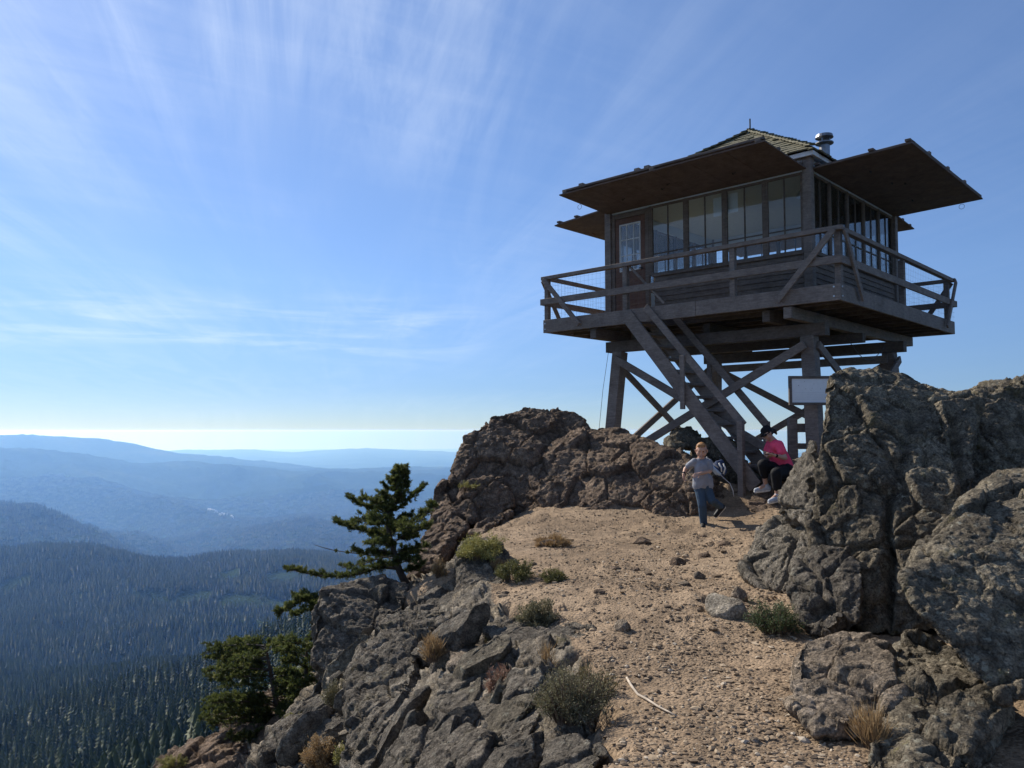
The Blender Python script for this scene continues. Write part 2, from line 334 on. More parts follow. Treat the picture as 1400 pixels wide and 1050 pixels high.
def forest_mat():
    m, t, b = mat('forest_needles'); oi = N_(t, 'ShaderNodeObjectInfo')
    g = N_(t, 'ShaderNodeNewGeometry'); n = N_(t, 'ShaderNodeTexNoise'); mp = N_(t, 'ShaderNodeMapping'); mp.inputs['Scale'].default_value = (.002, .002, .002)
    L_(t, g, 'Position', mp, 0); L_(t, mp, 0, n, 'Vector'); n.inputs['Scale'].default_value = 1; n.inputs['Detail'].default_value = 4; n.inputs['Roughness'].default_value = .7
    f = M_(t, 'ADD', M_(t, 'MULTIPLY', oi.outputs['Random'], .45), M_(t, 'MULTIPLY', n.outputs[0], .75))
    col = ramp(t, f, [(.34, (.017, .030, .013)), (.52, (.040, .058, .020)), (.70, (.082, .095, .032))])
    t.links.new(col, b.inputs['Base Color']); b.inputs['Roughness'].default_value = .7; return m
M_FOREST = forest_mat()
def hills_mat():
    m, t, b = mat('forested_hills')
    a = noise(t, .0009, 6, .6, .5); c = noise(t, .012, 6, .75); f = noise(t, .06, 3, .8)
    col = ramp(t, a.outputs[0], [(.3, (.022, .035, .018)), (.55, (.038, .055, .026)), (.72, (.075, .085, .04))])
    col = mix(t, .7, col, ramp(t, c.outputs[0], [(.3, .6), (.7, 1.4)]), 'MULTIPLY')
    cl = ramp(t, noise(t, .0022, 5, .75, 1.5).outputs[0], [(.69, 0), (.73, 1)]); col = mix(t, M_(t, 'MULTIPLY', cl, .6), col, (.17, .15, .085))
    t.links.new(col, b.inputs['Base Color']); b.inputs['Roughness'].default_value = 1; b.inputs['Specular IOR Level'].default_value = 0
    bumpn(t, b, M_(t, 'ADD', M_(t, 'MULTIPLY', c.outputs[0], 22.0), M_(t, 'MULTIPLY', f.outputs[0], 7.0)), 1.0, 1.0); return m
M_HILLS = hills_mat()

# ------------------------------------------------------------------ hills: one polar sheet to the horizon
PX = np.array([-900, -300, 0, 60, 130, 200, 250, 300, 350, 400, 450, 500, 560, 620, 760, 950, 1300, 2200])
def yrow(r, *ys): return r, np.array(ys, float)
def zrow(r, *zs): return r, 588 + np.array(zs, float) * -FPX / r
ROWS = [
 zrow(20, *[-14]*10, -13, -12, -10, -8, -4, -3, -5, -6),
 zrow(45, *[-34]*10, -33, -32, -30, -28, -20, -16, -18, -18),
 zrow(110, *[-68]*10, -67, -66, -64, -62, -55, -50, -50, -50),
 zrow(250, -125, -120, -112, -108, -105, -100, -96, -90, -84, -78, -76, -76, -78, -80, -100, -110, -110, -110),
 zrow(450, -205, -200, -182, -176, -168, -158, -150, -142, -132, -122, -118, -118, -120, -122, -150, -170, -170, -170),
 zrow(750, -270, -265, -252, -246, -238, -228, -220, -205, -192, -180, -176, -176, -180, -185, -230, -260, -260, -260),
 zrow(1150, -330, -325, -318, -314, -308, -304, -302, -300, -298, -296, -296, -300, -310, -330, -340, -360, -360, -360),
 zrow(1700, -440, -440, -434, -432, -430, -430, -432, -436, -440, -446, -450, -460, -470, -480, -500, -520, -520, -520),
 yrow(2400, 800, 800, 803, 800, 800, 796, 800, 802, 800, 806, 808, 810, 815, 820, 820, 820, 820, 820),
 yrow(3300, 728, 728, 730, 722, 729, 745, 750, 750, 756, 754, 756, 770, 774, 780, 780, 780, 780, 780),
 zrow(4000, *[-720]*18),
 yrow(5000, 690, 690, 690, 693, 712, 738, 752, 762, 770, 775, 775, 775, 775, 775, 775, 775, 775, 775),
 yrow(5800, 672, 674, 682, 684, 704, 730, 748, 753, 742, 736, 736, 738, 742, 748, 740, 720, 720, 720),
 yrow(6700, 715, 715, 715, 715, 722, 735, 748, 746, 728, 719, 720, 722, 726, 730, 730, 710, 700, 700),
 zrow(8200, *[-1000]*18),
 yrow(9800, 650, 655, 662, 664, 672, 676, 682, 690, 694, 690, 684, 686, 690, 694, 690, 680, 680, 680),
 yrow(12500, 600, 602, 608, 612, 620, 627, 629, 631, 636, 643, 648, 650, 650, 655, 650, 640, 640, 640),
 zrow(14000, *[-700]*18),
 yrow(16500, 588, 590, 594, 595, 597, 607, 616, 620, 628, 635, 641, 641, 639, 641, 640, 632, 630, 630),
 zrow(20000, *[-1020]*18),
 yrow(33000, 616, 616, 616, 616, 616, 615, 613, 614, 613, 617, 615, 612, 615, 618, 617, 618, 618, 618),
 zrow(42000, *[-1300]*18),
 zrow(60000, *[-1400]*18)]
RR = np.log(np.array([r for r, _ in ROWS])); ZZ = np.array([-(y - 588) / FPX * r for r, y in ROWS])
def far_z(X, Y):
    th = np.arctan2(X, Y); r = np.hypot(X, Y); tt = np.clip(th, -1.25, 1.1)
    px = 700 + FPX * np.tan(np.clip(tt, -.97, .95)) ; lr = np.log(np.maximum(r, 20.))
    # interpolate along px for every row, then smoothly in log r
    Zp = np.array([np.interp(px, PX, z) for z in ZZ]); k = np.clip(np.searchsorted(RR, lr) - 1, 0, len(RR) - 2)
    t = np.clip((lr - RR[k]) / (RR[k + 1] - RR[k]), 0, 1); i = np.arange(len(X)); z0 = Zp[k, i]; z1 = Zp[k + 1, i]
    dr = r * np.cos(np.clip(tt, -.97, .95)) / r        # rows are given per metre ahead, not per metre of range
    z = z0 + (z1 - z0) * t * t * (3 - 2 * t) if False else z0 + (z1 - z0) * (.5 * t + .5 * t * t * (3 - 2 * t))
    z = z / np.maximum(1, 1) 
    am = np.interp(r, [20, 100, 400, 1500, 4000, 9000, 20000, 60000], [.5, 3, 9, 26, 45, 85, 90, 60])
    P = np.stack([X, Y, np.zeros_like(X)], 1)
    wl = np.interp(r, [20, 400, 1500, 4000, 12000, 30000], [40, 130, 420, 900, 2200, 5000])
    # ridged relief at two fixed wavelengths, faded in with distance
    def rid(wv, s): n = fbm(P / wv, 4, s); return (1 - 2 * np.abs(n) ** .8) - .3
    a1 = rid(520., 5) * np.interp(r, [100, 700, 1600, 4000, 9000], [.25, 1, 1.7, 1.7, 1.1]) * 24
    a2 = rid(1900., 9) * np.interp(r, [900, 3500, 9000, 30000], [0, .6, 1.6, 1.1]) * 95
    a3 = fbm(P / 90., 3, 12) * np.interp(r, [20, 150, 1000], [.6, 3, 7])
    crest = np.interp(r, [10000, 15000, 40000, 60000], [1, .45, .35, .25])
    return z + (a1 + a2) * crest + a3
def polar(name, r0, r1, nr, th, zf, mat_, smooth=True):
    r = np.exp(np.linspace(math.log(r0), math.log(r1), nr)); T, Rr = np.meshgrid(th, r)
    X = (np.sin(T) * Rr).ravel(); Y = (np.cos(T) * Rr).ravel(); Z = zf(X, Y)
    n = len(th); i = np.arange(nr - 1)[:, None] * n; j = np.arange(n - 1)[None]
    F = np.stack([i + j, i + j + 1, i + n + j + 1, i + n + j], -1).reshape(-1, 4)[:, ::-1]
    return np.stack([X, Y, Z], 1), F
ths = np.concatenate([np.linspace(-math.pi, -.72, 60, endpoint=False), np.linspace(-.72, .1, 560, endpoint=False), np.linspace(.1, .72, 130, endpoint=False), np.linspace(.72, math.pi, 50)])
V, F = polar('hills', 26, 60000, 640, ths, lambda x, y: far_z(x, y) - np.interp(np.hypot(x, y), [26, 60], [3., 0]), M_HILLS)
hills = mobj('hills', npmesh('hills', V, F, True), M_HILLS); tag(hills, kind='structure')

# ------------------------------------------------------------------ summit ground
CP = [  # photo pixel, metres ahead
 (1000, 1050, 3.8), (850, 1050, 3.75), (1180, 1050, 3.8), (1000, 900, 5.6), (900, 950, 4.8), (1100, 950, 4.75), (950, 800, 8.1), (850, 850, 6.6),
 (1050, 800, 8.0), (900, 750, 10.6), (1000, 745, 10.8), (850, 722, 12.4), (950, 724, 12.2), (760, 740, 11.2), (760, 790, 8.7), (700, 705, 14.2), (700, 760, 9.9),
 (1010, 705, 12.9), (1060, 690, 13.2), (1045, 676, 13.6), (1016, 672, 13.7), (980, 650, 14.6), (1090, 672, 13.8),
 (800, 850, 6.7), (760, 900, 5.7), (740, 850, 6.9), (700, 900, 5.8), (700, 830, 7.6), (620, 770, 10.2), (600, 790, 9.9), (560, 800, 10.8), (600, 750, 12.4), (560, 790, 11.8),
 (650, 870, 7.0), (600, 900, 6.9), (560, 870, 8.2), (500, 900, 8.4), (450, 880, 9.6), (440, 940, 9.4),
 (800, 1050, 3.8), (700, 1050, 4.2), (600, 1050, 4.9), (500, 1050, 6.0), (430, 1050, 7.0), (360, 1050, 8.2), (300, 1055, 9.5), (230, 1050, 11.5), (500, 980, 7.2), (440, 1000, 8.2)]
CP = [W(*c) for c in CP]
CP += [np.array(c, float) for c in [
 (0, 0, -1.6), (2.5, 0, -1.6), (-1.2, 1, -1.75), (1, -3, -1.6), (-1.6, 2.6, -2.3), (3.2, 3, -1.6), (4.5, 5, -1.3), (3.6, 6.5, -1.55), (6, 8, -.9), (5, 11, -1.1), (8, 12, -1.2), (8, 4, -1.2),
 (5, 16, -1.2), (7, 18, -1.4), (2.5, 16.5, -1.2), (9, 20, -2.2), (3, 21, -2.6), (0, 19, -2.6), (-1, 17, -2.2), (12, 14, -3.5), (13, 5, -3.5), (5, -9, -2.5), (-5, -6, -5),
 (-3.2, 9.5, -4.4), (-3.6, 11, -4.6), (-3, 13, -4.0), (-2.9, 15.5, -4.6), (-4.2, 7.5, -5.2), (-3.6, 5.5, -5.0), (-3, 3.5, -4.6), (-3.5, 0, -4.5), (-6, 11.5, -7.6), (-5.5, 8, -7.2), (-6, 16, -9), (-6.5, 4, -8.5), (-8, 8, -10.5),
 (-9, 13, -11.5), (-8, -2, -9.5), (-3, 20, -7), (2, 26, -9), (9, 28, -9), (18, 20, -9), (20, 5, -10), (14, -8, -9), (-13, 5, -15), (-13, 16, -16), (-10, 24, -16), (0, -16, -6), (3.5, 9.5, -1.45)]]
CP = np.array(CP)
def tps_fit(C):
    n = len(C); d = np.linalg.norm(C[:, None, :2] - C[None, :, :2], axis=2); K = d * 1.0; A = np.zeros((n + 3, n + 3)); A[:n, :n] = K - np.eye(n) * .06
    A[:n, n] = 1; A[:n, n + 1:] = C[:, :2]; A[n, :n] = 1; A[n + 1:, :n] = C[:, :2].T; return np.linalg.solve(A, np.concatenate([C[:, 2], [0, 0, 0]]))
TW = tps_fit(CP)
def base_z(X, Y):
    z = TW[len(CP)] + TW[len(CP) + 1] * X + TW[len(CP) + 2] * Y
    for c, w_ in zip(CP, TW): z = z + w_ * np.sqrt((X - c[0]) ** 2 + (Y - c[1]) ** 2 + .04)
    return z
EY = [0, 3, 4, 5, 6, 7, 8.5, 10, 11.5, 13, 15, 18]; EX = [.2, .3, .42, .55, .55, .2, -.15, -.45, -.75, -1.0, -1.1, -1.2]
def rock_mask(X, Y):
    P = np.stack([X, Y, X * 0], 1); e = np.interp(Y, EY, EX) + .22 * fbm(P * 1.7, 3, 31)
    m = sstep(.12, -.18, X - e)
    m = np.maximum(m, sstep(14, 17, np.hypot(X - 1, Y))); m = np.maximum(m, sstep(2.6, 3.4, X - .12 * Y))
    dp = sstep(.45, .2, np.hypot((X + 1.05) / 1.3, (Y - 10.1))) ; return m * (1 - dp)
def rock_lumps(P):
    """stony relief in metres, tilted blocks plus chips plus cracks"""
    Q = P + .22 * np.stack([fbm(P * 1.3, 3, 1), fbm(P * 1.3, 3, 2), fbm(P * 1.3, 3, 3)], 1)
    h, e = facet(Q * np.array([1.15, 1.15, .9]), 3); d = h * .26 - .16 * sstep(.09, 0, e)
    Q = P + .06 * np.stack([fbm(P * 5, 3, 4), fbm(P * 5, 3, 5), fbm(P * 5, 3, 6)], 1)
    h, e = facet(Q * 3.4, 7); d = d + h * .085 - .05 * sstep(.08, 0, e)
    h, e = facet(Q * 9, 9); d = d + h * .026; f1, f2, c = worley(P * 12., 9)
    return d + .02 * (.6 - f1) + .05 * fbm(P * 3, 4, 17, .6) + .02 * (1 - 2 * np.abs(fbm(P * 9, 3, 19, .6)))
def ground_parts(X, Y):
    r = np.hypot(X, Y); zb = base_z(X, Y); zf = far_z(X, Y); k = sstep(20, 38, r); z = zb * (1 - k) + zf * k
    m = rock_mask(X, Y); P = np.stack([X, Y, z], 1)
    d = .045 * fbm(P * .9, 3, 41) + .022 * fbm(P * 4, 4, 43, .6) + .006 * fbm(P * 18, 3, 44); rk = sstep(.22, .5, fbm(P * .8, 3, 61)); near_ = (r < 16); hh, ee = facet(P * 4.5, 66); d = d + near_ * rk * (.030 * hh + .012)
    lm = np.zeros_like(X); idx = np.where((r < 30) & (m > .01))[0]; lm[idx] = rock_lumps(P[idx]); return z, m, d, lm
def ground_full(X, Y):
    z, m, d, lm = ground_parts(X, Y); return z - .16 * m + d * (1 - m) + lm * m, m
def ground_sheet(X, Y):
    z, m, d, lm = ground_parts(X, Y); e = .15; gx = (base_z(X + e, Y) - base_z(X - e, Y)) / (2 * e); gy = (base_z(X, Y + e) - base_z(X, Y - e)) / (2 * e)
    q = 1 / np.sqrt(1 + gx * gx + gy * gy); h = (lm - .16) * m; kk = sstep(30, 18, np.hypot(X, Y)); gx = gx * kk; gy = gy * kk
    return np.stack([X - gx * q * h, Y - gy * q * h, z + d * (1 - m) + q * h], 1), m
gth = np.concatenate([np.linspace(-math.pi, -.72, 40, endpoint=False), np.linspace(-.72, .62, 900, endpoint=False), np.linspace(.62, math.pi, 45)])
GM = {}
V, F = polar('g', 1.2, 42, 700, gth, lambda x, y: x * 0, None); V, GM['m'] = ground_sheet(V[:, 0], V[:, 1])
gm = npmesh('ground', V, F, True); a = gm.attributes.new('rock', 'FLOAT', 'POINT'); a.data.foreach_set('value', GM['m'].astype(np.float32))
ground = mobj('ground', gm, M_GROUND); tag(ground, kind='structure')
def gz1(x, y): return float(ground_full(np.array([float(x)]), np.array([float(y)]))[0][0])

# ------------------------------------------------------------------ rocks
def eval_mesh(o):
    dg = bpy.context.evaluated_depsgraph_get(); dg.update(); e = o.evaluated_get(dg); me = e.to_mesh(); n = len(me.vertices)
    V = np.empty(n * 3, np.float32); me.vertices.foreach_get('co', V); Nn = np.empty(n * 3, np.float32); me.vertices.foreach_get('normal', Nn)
    k = np.empty(len(me.loops), np.int32); me.loops.foreach_get('vertex_index', k); cnt = np.empty(len(me.polygons), np.int32); me.polygons.foreach_get('loop_total', cnt)
    e.to_mesh_clear(); assert (cnt == 4).all() or (cnt == 3).all(); return V.reshape(-1, 3), Nn.reshape(-1, 3), k.reshape(len(cnt), -1)
def remeshed(bm, voxel, smooth_it=2, fac=.5):
    me = bpy.data.meshes.new('tmp'); bm.to_mesh(me); bm.free(); o = bpy.data.objects.new('tmp', me); COL.objects.link(o)
    m = o.modifiers.new('r', 'REMESH'); m.mode = 'VOXEL'; m.voxel_size = voxel
    if smooth_it: s = o.modifiers.new('s', 'SMOOTH'); s.iterations = smooth_it; s.factor = fac
    r = eval_mesh(o); bpy.data.objects.remove(o); bpy.data.meshes.remove(me); return r
def hull_into(bm, pts):
    vs = [bm.verts.new(tuple(map(float, p))) for p in pts]
    g = bmesh.ops.convex_hull(bm, input=vs, use_existing_faces=False)
    dead = [v for v in g['geom_interior'] + g['geom_unused'] if isinstance(v, bmesh.types.BMVert) and v.is_valid and not v.link_faces]
    bmesh.ops.delete(bm, geom=list(set(dead)), context='VERTS')
def rock_disp(V, Nn, amp=1.0, seed=0, stretch=(1, 1, 1), knob=1.0, big=1.0, f=1.0):
    P = V * np.array(stretch, np.float32) * f + seed * 3.17
    Q = P + .07 * np.stack([fbm(P * 1.9, 3, 1), fbm(P * 1.9, 3, 2), fbm(P * 1.9, 3, 3)], 1)
    h, e = facet(Q * np.array([1.5, 1.5, 1.1]), 5 + seed); d = big * (h * .15 - .09 * sstep(.06, 0, e))
    Q = P + .03 * np.stack([fbm(P * 6, 3, 4), fbm(P * 6, 3, 5), fbm(P * 6, 3, 6)], 1)
    h, e = facet(Q * 4.3, 6 + seed); d = d + h * .052 - .024 * sstep(.06, 0, e)
    h, e = facet(Q * 11, 7 + seed); d = d + h * .017
    f1, f2, c = worley(P * 9, 8 + seed); d = d + knob * .014 * (.55 - f1); h, e = facet(Q * 21, 9 + seed); d = d + h * .009
    n = fbm(P * 2.6, 5, 20 + seed, .62); d = d + .03 * n + .012 * (1 - 2 * np.abs(fbm(P * 5.5, 4, 50 + seed, .62))) - .02 + .016 * fbm(P * 20, 3, 30 + seed, .65) - .015
    return V + Nn * (d * amp / f)[:, None]
def pxh(front, back=.8, sh=.75, drop=.0):
    """hull points: the seen side (px,py,Y) plus the same outline pushed away from the viewer"""
    A = [W(*p) for p in front]; B = [a * (1 + back / a[1]) for a in A]; c = sum(B) / len(B); return A + [c + (b_ - c) * sh + np.array([0, 0, -drop]) for b_ in B]
def rock(name, hulls, voxel, mat_, amp=1., seed=0, smooth_it=3, label=None, cat='rock', group=None, kind=None, cracks=(), **k):
    bm = bmesh.new()
    for h in hulls: hull_into(bm, h)
    V, Nn, F = remeshed(bm, voxel, smooth_it); V0 = V.copy(); V = rock_disp(V, Nn, amp, seed, **k)
    for a, b_, wd, dp in cracks:
        a, b_ = W(*a), W(*b_); n = unit(np.cross(b_ - a, a + b_)); q = (V0 - a) @ n + .06 * fbm(V0 * 3, 4, seed + 60, .6); u = ((V0 - a) @ (b_ - a)) / ((b_ - a) @ (b_ - a)); V = V - Nn * (dp * np.exp(-(q / wd) ** 2) * sstep(-.08, .1, u) * sstep(1.08, .9, u))[:, None]
    c = np.array([V[:, 0].mean(), V[:, 1].mean(), V[:, 2].min()]); o = mobj(name, npmesh(name, V - c, F, True), mat_, loc=c)
    tag(o, label, cat if kind != 'structure' else None, group, kind); return o

rock('rock_mound', [
 pxh([(606, 668, 15), (640, 588, 15.6), (664, 570, 15.9), (700, 560, 16.2), (745, 555, 16.5), (775, 560, 16.4), (700, 706, 14.3), (645, 706, 14.3), (585, 740, 14), (790, 650, 14.5), (812, 580, 16.0)], 1.6, .8, .6),
 pxh([(690, 640, 14.9), (752, 588, 15.8), (832, 582, 15.5), (880, 600, 14.9), (918, 612, 14.3), (948, 630, 13.6), (700, 712, 14.1), (850, 724, 12.9), (950, 738, 12.4), (990, 665, 14), (985, 720, 12.9)], 1.6, .8, .5),
 pxh([(640, 655, 14.2), (690, 648, 14.2), (702, 690, 13.9), (640, 715, 13.7), (610, 700, 14), (660, 715, 13.7)], 1.2, .9, .2),
 pxh([(606, 655, 15), (590, 690, 14.5), (572, 745, 13.6), (556, 792, 12.6), (600, 772, 12.6), (640, 720, 13.4), (620, 690, 13.9)], 2.2, .9, 1.5),
 pxh([(660, 730, 12.9), (700, 700, 13.6), (680, 702, 13.9), (640, 728, 13.1)], .8, .9, .3)],
 .026, M_BROWN, .72, 1, 4, 'big rounded brown rock outcrop behind the end of the dirt path, left of the tower', 'rock outcrop')
rock('rock', [pxh([(925, 590, 15.5), (940, 583, 15.5), (955, 592, 15.4), (960, 612, 15), (915, 615, 15)], .9, .8), pxh([(950, 600, 15.2), (975, 596, 15.2), (1000, 606, 15), (1010, 640, 14.6), (940, 640, 14.6)], 1.2, .9, .3),
 pxh([(985, 612, 14.7), (1035, 634, 14.5), (1040, 668, 14.3), (960, 668, 14.2)], 1.0, .9, .2)],
 .03, M_GREY, 1.1, 2, 2, 'dark jagged rocks behind the boy under the lower end of the stairs', 'rock')

rock('boulder', [
 pxh([(1128, 520, 7.7), (1150, 503, 8.0), (1200, 498, 8.2), (1232, 502, 8.2), (1290, 524, 7.9), (1330, 545, 7.7), (1345, 700, 6.4), (1300, 860, 5.9), (1180, 870, 6.2), (1110, 800, 6.8), (1108, 700, 7.0), (1120, 590, 7.3)], 1.7, .85, .2),
 pxh([(1290, 535, 8.3), (1330, 538, 8.3), (1400, 560, 8), (1480, 580, 8), (1480, 860, 7), (1280, 860, 6.6)], 1.6, .9, 0)],
 .017, M_GREY, .72, 3, 3, 'tallest lichen-covered grey boulder right of the path, in front of the sign', 'boulder', knob=1.1, big=.6, cracks=(((1258, 540, 7.5), (1212, 700, 6.8), .06, .07), ((1216, 690, 6.8), (1212, 860, 6.1), .03, .16), ((1300, 560, 7.5), (1330, 690, 6.6), .04, .10), ((1120, 745, 6.9), (1290, 740, 6.3), .025, .08)))
rock('boulder', [pxh([(1312, 548, 9.4), (1330, 532, 9.6), (1372, 528, 9.6), (1400, 522, 9.6), (1520, 530, 9.6), (1520, 720, 9), (1310, 700, 9)], 1.8, .9)],
 .03, M_GREY, 1.2, 4, 2, 'knobbly sunlit-topped rock at the right edge behind the tallest boulder', 'boulder')
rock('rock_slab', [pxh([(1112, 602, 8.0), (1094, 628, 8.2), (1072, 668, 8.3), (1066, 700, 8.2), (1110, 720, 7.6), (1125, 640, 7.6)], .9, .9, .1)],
 .016, M_SUNPALE, .7, 5, 2, 'pale sunlit rock slab leaning on the left side of the tallest boulder', 'rock')
rock('rock', [pxh([(1066, 700, 8.5), (1100, 700, 8.3), (1118, 735, 7.8), (1100, 800, 7.4), (1050, 812, 7.7), (1020, 790, 8.1), (1018, 760, 8.4), (1040, 718, 8.6)], 1.0, .9, .1)],
 .016, M_SUNPALE, .7, 6, 2, 'low split grey rock beside the path at the left foot of the tallest boulder', 'rock')
rock('rock', [pxh([(1086, 758, 6.7), (1112, 742, 6.7), (1160, 747, 6.45), (1180, 770, 6.3), (1178, 850, 5.9), (1130, 872, 5.8), (1096, 852, 6.1), (1080, 800, 6.4)], .9, .95, .1)], .013, M_BLUE, .5, 7, 2, 'squat lichen-spotted block in front of the tallest boulder, behind the dark green shrub', 'rock')
rock('boulder', [
 pxh([(1232, 790, 4.5), (1262, 748, 4.9), (1310, 705, 5.2), (1345, 662, 5.5), (1375, 645, 5.6), (1440, 640, 5.6), (1560, 700, 5.0), (1580, 900, 4.2), (1420, 948, 3.9), (1372, 962, 3.9), (1330, 925, 4.05), (1250, 830, 4.3)], 1.6, .8, -.15)],
 .011, M_GREY, .5, 8, 3, 'overhanging slanted grey boulder at the right edge of the photo', 'boulder', knob=1.0, f=1.35)
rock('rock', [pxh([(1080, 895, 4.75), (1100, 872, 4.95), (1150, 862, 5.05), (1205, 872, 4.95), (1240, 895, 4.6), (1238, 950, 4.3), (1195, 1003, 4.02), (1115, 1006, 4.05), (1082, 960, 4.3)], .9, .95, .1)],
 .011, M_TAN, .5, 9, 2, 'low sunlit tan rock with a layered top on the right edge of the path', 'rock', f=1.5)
rock('rock', [pxh([(1215, 878, 4.9), (1240, 862, 5.0), (1290, 880, 4.9), (1352, 935, 4.3), (1372, 965, 4.2), (1310, 1060, 3.5), (1250, 1080, 3.4), (1185, 1050, 3.7), (1215, 990, 4.1), (1235, 930, 4.5)], .9, .9, .1),
 pxh([(1340, 950, 4.4), (1360, 985, 4.2), (1340, 1060, 3.6), (1260, 1090, 3.4), (1300, 1010, 3.8)], .6, .9)],
 .011, M_GREY, .55, 10, 2, 'grey rock split by a slanting crack below the overhanging boulder, lower right', 'rock', f=1.4)
rock('rock', [pxh([(1345, 960, 4.9), (1500, 930, 4.9), (1560, 1120, 3.9), (1300, 1120, 3.9)], .5, .9)], .03, M_GREY, .6, 31, 2, 'shaded rock in the bottom right corner under the overhanging boulder', 'rock')

# left flank, below the path
LEFT = [
 ([pxh([(424, 838, 9.6), (440, 805, 9.9), (480, 792, 10.2), (530, 788, 10.4), (560, 800, 10.2), (545, 860, 9.3), (520, 930, 8.8), (455, 935, 8.9), (425, 905, 9.2)], 1.2, .85, .3)], .02, M_BLUE, .7, 11, 'jutting grey block under the small twisted fir, at the cliff edge'),
 ([pxh([(624, 745, 9.6), (640, 735, 9.8), (690, 738, 9.8), (696, 765, 9.5), (670, 800, 9.0), (640, 822, 8.8), (618, 805, 9.2)], .8, .9)], .018, M_BLUE, .6, 12, 'dark upright rock topped by a pale yellow-green shrub'),
 ([pxh([(520, 850, 8.6), (560, 822, 8.9), (600, 800, 9.2), (625, 815, 8.8), (600, 880, 7.6), (560, 960, 6.9), (500, 1060, 6.0), (468, 1050, 6.3), (480, 930, 7.8)], 1.0, .9, .3)], .018, M_BLUE, .9, 13, 'long jagged grey rib running down the left side of the outcrop'),
 ([pxh([(610, 885, 6.9), (650, 876, 7.0), (715, 875, 6.9), (712, 900, 6.4), (660, 915, 6.2), (615, 912, 6.5)], .5, .9, .1)], .012, M_TAN, .4, 14, 'flat-topped pinkish slab with a pale top, left of the grey-green bush'),
 ([pxh([(605, 920, 6.4), (660, 908, 6.3), (700, 905, 6.2), (735, 930, 5.6), (740, 990, 5.0), (690, 1020, 4.8), (620, 1015, 5.1), (595, 970, 5.7)], .7, .9, .2)], .012, M_BLUE, .5, 15, 'smooth blue-grey rock below the flat pinkish slab'),
 ([pxh([(660, 860, 6.9), (700, 850, 7.0), (760, 838, 7.0), (815, 858, 6.4), (800, 880, 6.0), (740, 905, 5.8), (700, 895, 6.2)], .5, .9, .1)], .012, M_BLUE, .5, 16, 'low knobbly grey rock breaking through at the left edge of the dirt path'),
 ([pxh([(705, 925, 5.5), (745, 900, 5.7), (760, 930, 5.2), (735, 985, 4.8), (705, 1040, 4.4), (680, 1000, 4.8)], .4, .9, .1)], .011, M_BLUE, .45, 17, 'slanted grey rock just left of the large grey-green bush'),
 ([pxh([(560, 1000, 5.6), (640, 1005, 5.1), (700, 1030, 4.6), (690, 1080, 4.2), (560, 1090, 4.7), (500, 1080, 5.4)], .5, .9, .1)], .012, M_BLUE, .6, 18, 'broken grey rocks at the bottom edge below the smooth blue-grey rock'),
 ([pxh([(370, 1000, 8.6), (400, 965, 9.0), (440, 950, 9.0), (470, 960, 8.6), (460, 1060, 7.2), (370, 1070, 7.6), (355, 1040, 8.2)], 1.0, .9, .2)], .02, M_BLUE, .8, 19, 'steep grey rock low on the cliff, left of the dry orange shrub'),
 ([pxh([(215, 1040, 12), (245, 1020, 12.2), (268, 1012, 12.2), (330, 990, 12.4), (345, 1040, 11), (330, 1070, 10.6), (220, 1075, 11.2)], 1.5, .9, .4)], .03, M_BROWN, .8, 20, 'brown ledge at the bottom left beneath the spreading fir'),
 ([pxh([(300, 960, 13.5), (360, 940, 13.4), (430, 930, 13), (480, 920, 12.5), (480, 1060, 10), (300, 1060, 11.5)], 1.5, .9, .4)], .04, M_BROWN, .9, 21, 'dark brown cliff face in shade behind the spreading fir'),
 ([pxh([(742, 1010, 4.25), (790, 1000, 4.2), (830, 1030, 3.95), (800, 1065, 3.75), (730, 1065, 3.9)], .3, .9)], .011, M_BLUE, .35, 22, 'grey rock at the bottom edge beside the dirt path'),
 ([pxh([(640, 790, 9.1), (690, 780, 9.2), (700, 810, 8.5), (660, 850, 7.7), (620, 850, 8.0), (600, 830, 8.6)], .7, .9)], .015, M_BLUE, .6, 23, 'rough grey rock above the patch of heather'),
]
for h, vx, m_, amp, sd_, lab in LEFT: rock('rock', h, vx, m_, amp, sd_, 2, lab, 'rock', 'rocks of the left flank below the path', f=1.25)

def blocks():
    r = np.random.default_rng(77); n = 0; B = []
    while n < 40:
        px, py = r.uniform(400, 760), r.uniform(820, 1060); p = flank_point(px, py)
        if p is None or rock_mask(p[:1], p[1:2])[0] < .97 or (px > 620 and py < 900) or (px > 700 and py < 1010): continue
        sz = r.uniform(.10, .26) * (.7 + p[1] / 14)
        if any(np.linalg.norm(p - q) < (sz + w_) * .75 for q, w_ in B): continue
        B.append((p, sz)); V, F = stone_mesh(sz * r.uniform(.6, .95), sz * r.uniform(.55, .9), sz * r.uniform(1.2, 2.1), 300 + n, 11, .42)
        e1, e2, e3 = [V[F[:, k]] for k in range(3)]; Nn = unit(V * 1.0); A = Matrix.Rotation(r.uniform(-.35, .35), 3, 'X') @ Matrix.Rotation(r.uniform(.35, .95), 3, 'Y') @ Matrix.Rotation(r.uniform(0, 6.28), 3, 'Z'); V = V @ np.array(A).T
        h, e = facet((V + p) * 6., 91); V = V + Nn * (h * .022 - .012 * sstep(.06, 0, e) + .012 * fbm((V + p) * 12, 4, 92, .6))[:, None]
        o = mobj('rock', npmesh('rock', V, F, True), M_BLUE if r.random() < .7 else M_GREY, loc=tuple(p + np.array([0, 0, sz * -.05]))); tag(o, 'angular broken block among the jumbled grey rocks of the left flank', 'rock', 'broken blocks of the left flank'); n += 1
M_CREAM = rock_mat('rock_cream', (.42, .35, .26), (.50, .43, .33), (.60, .53, .42), .1, (.6, .56, .45), 0)
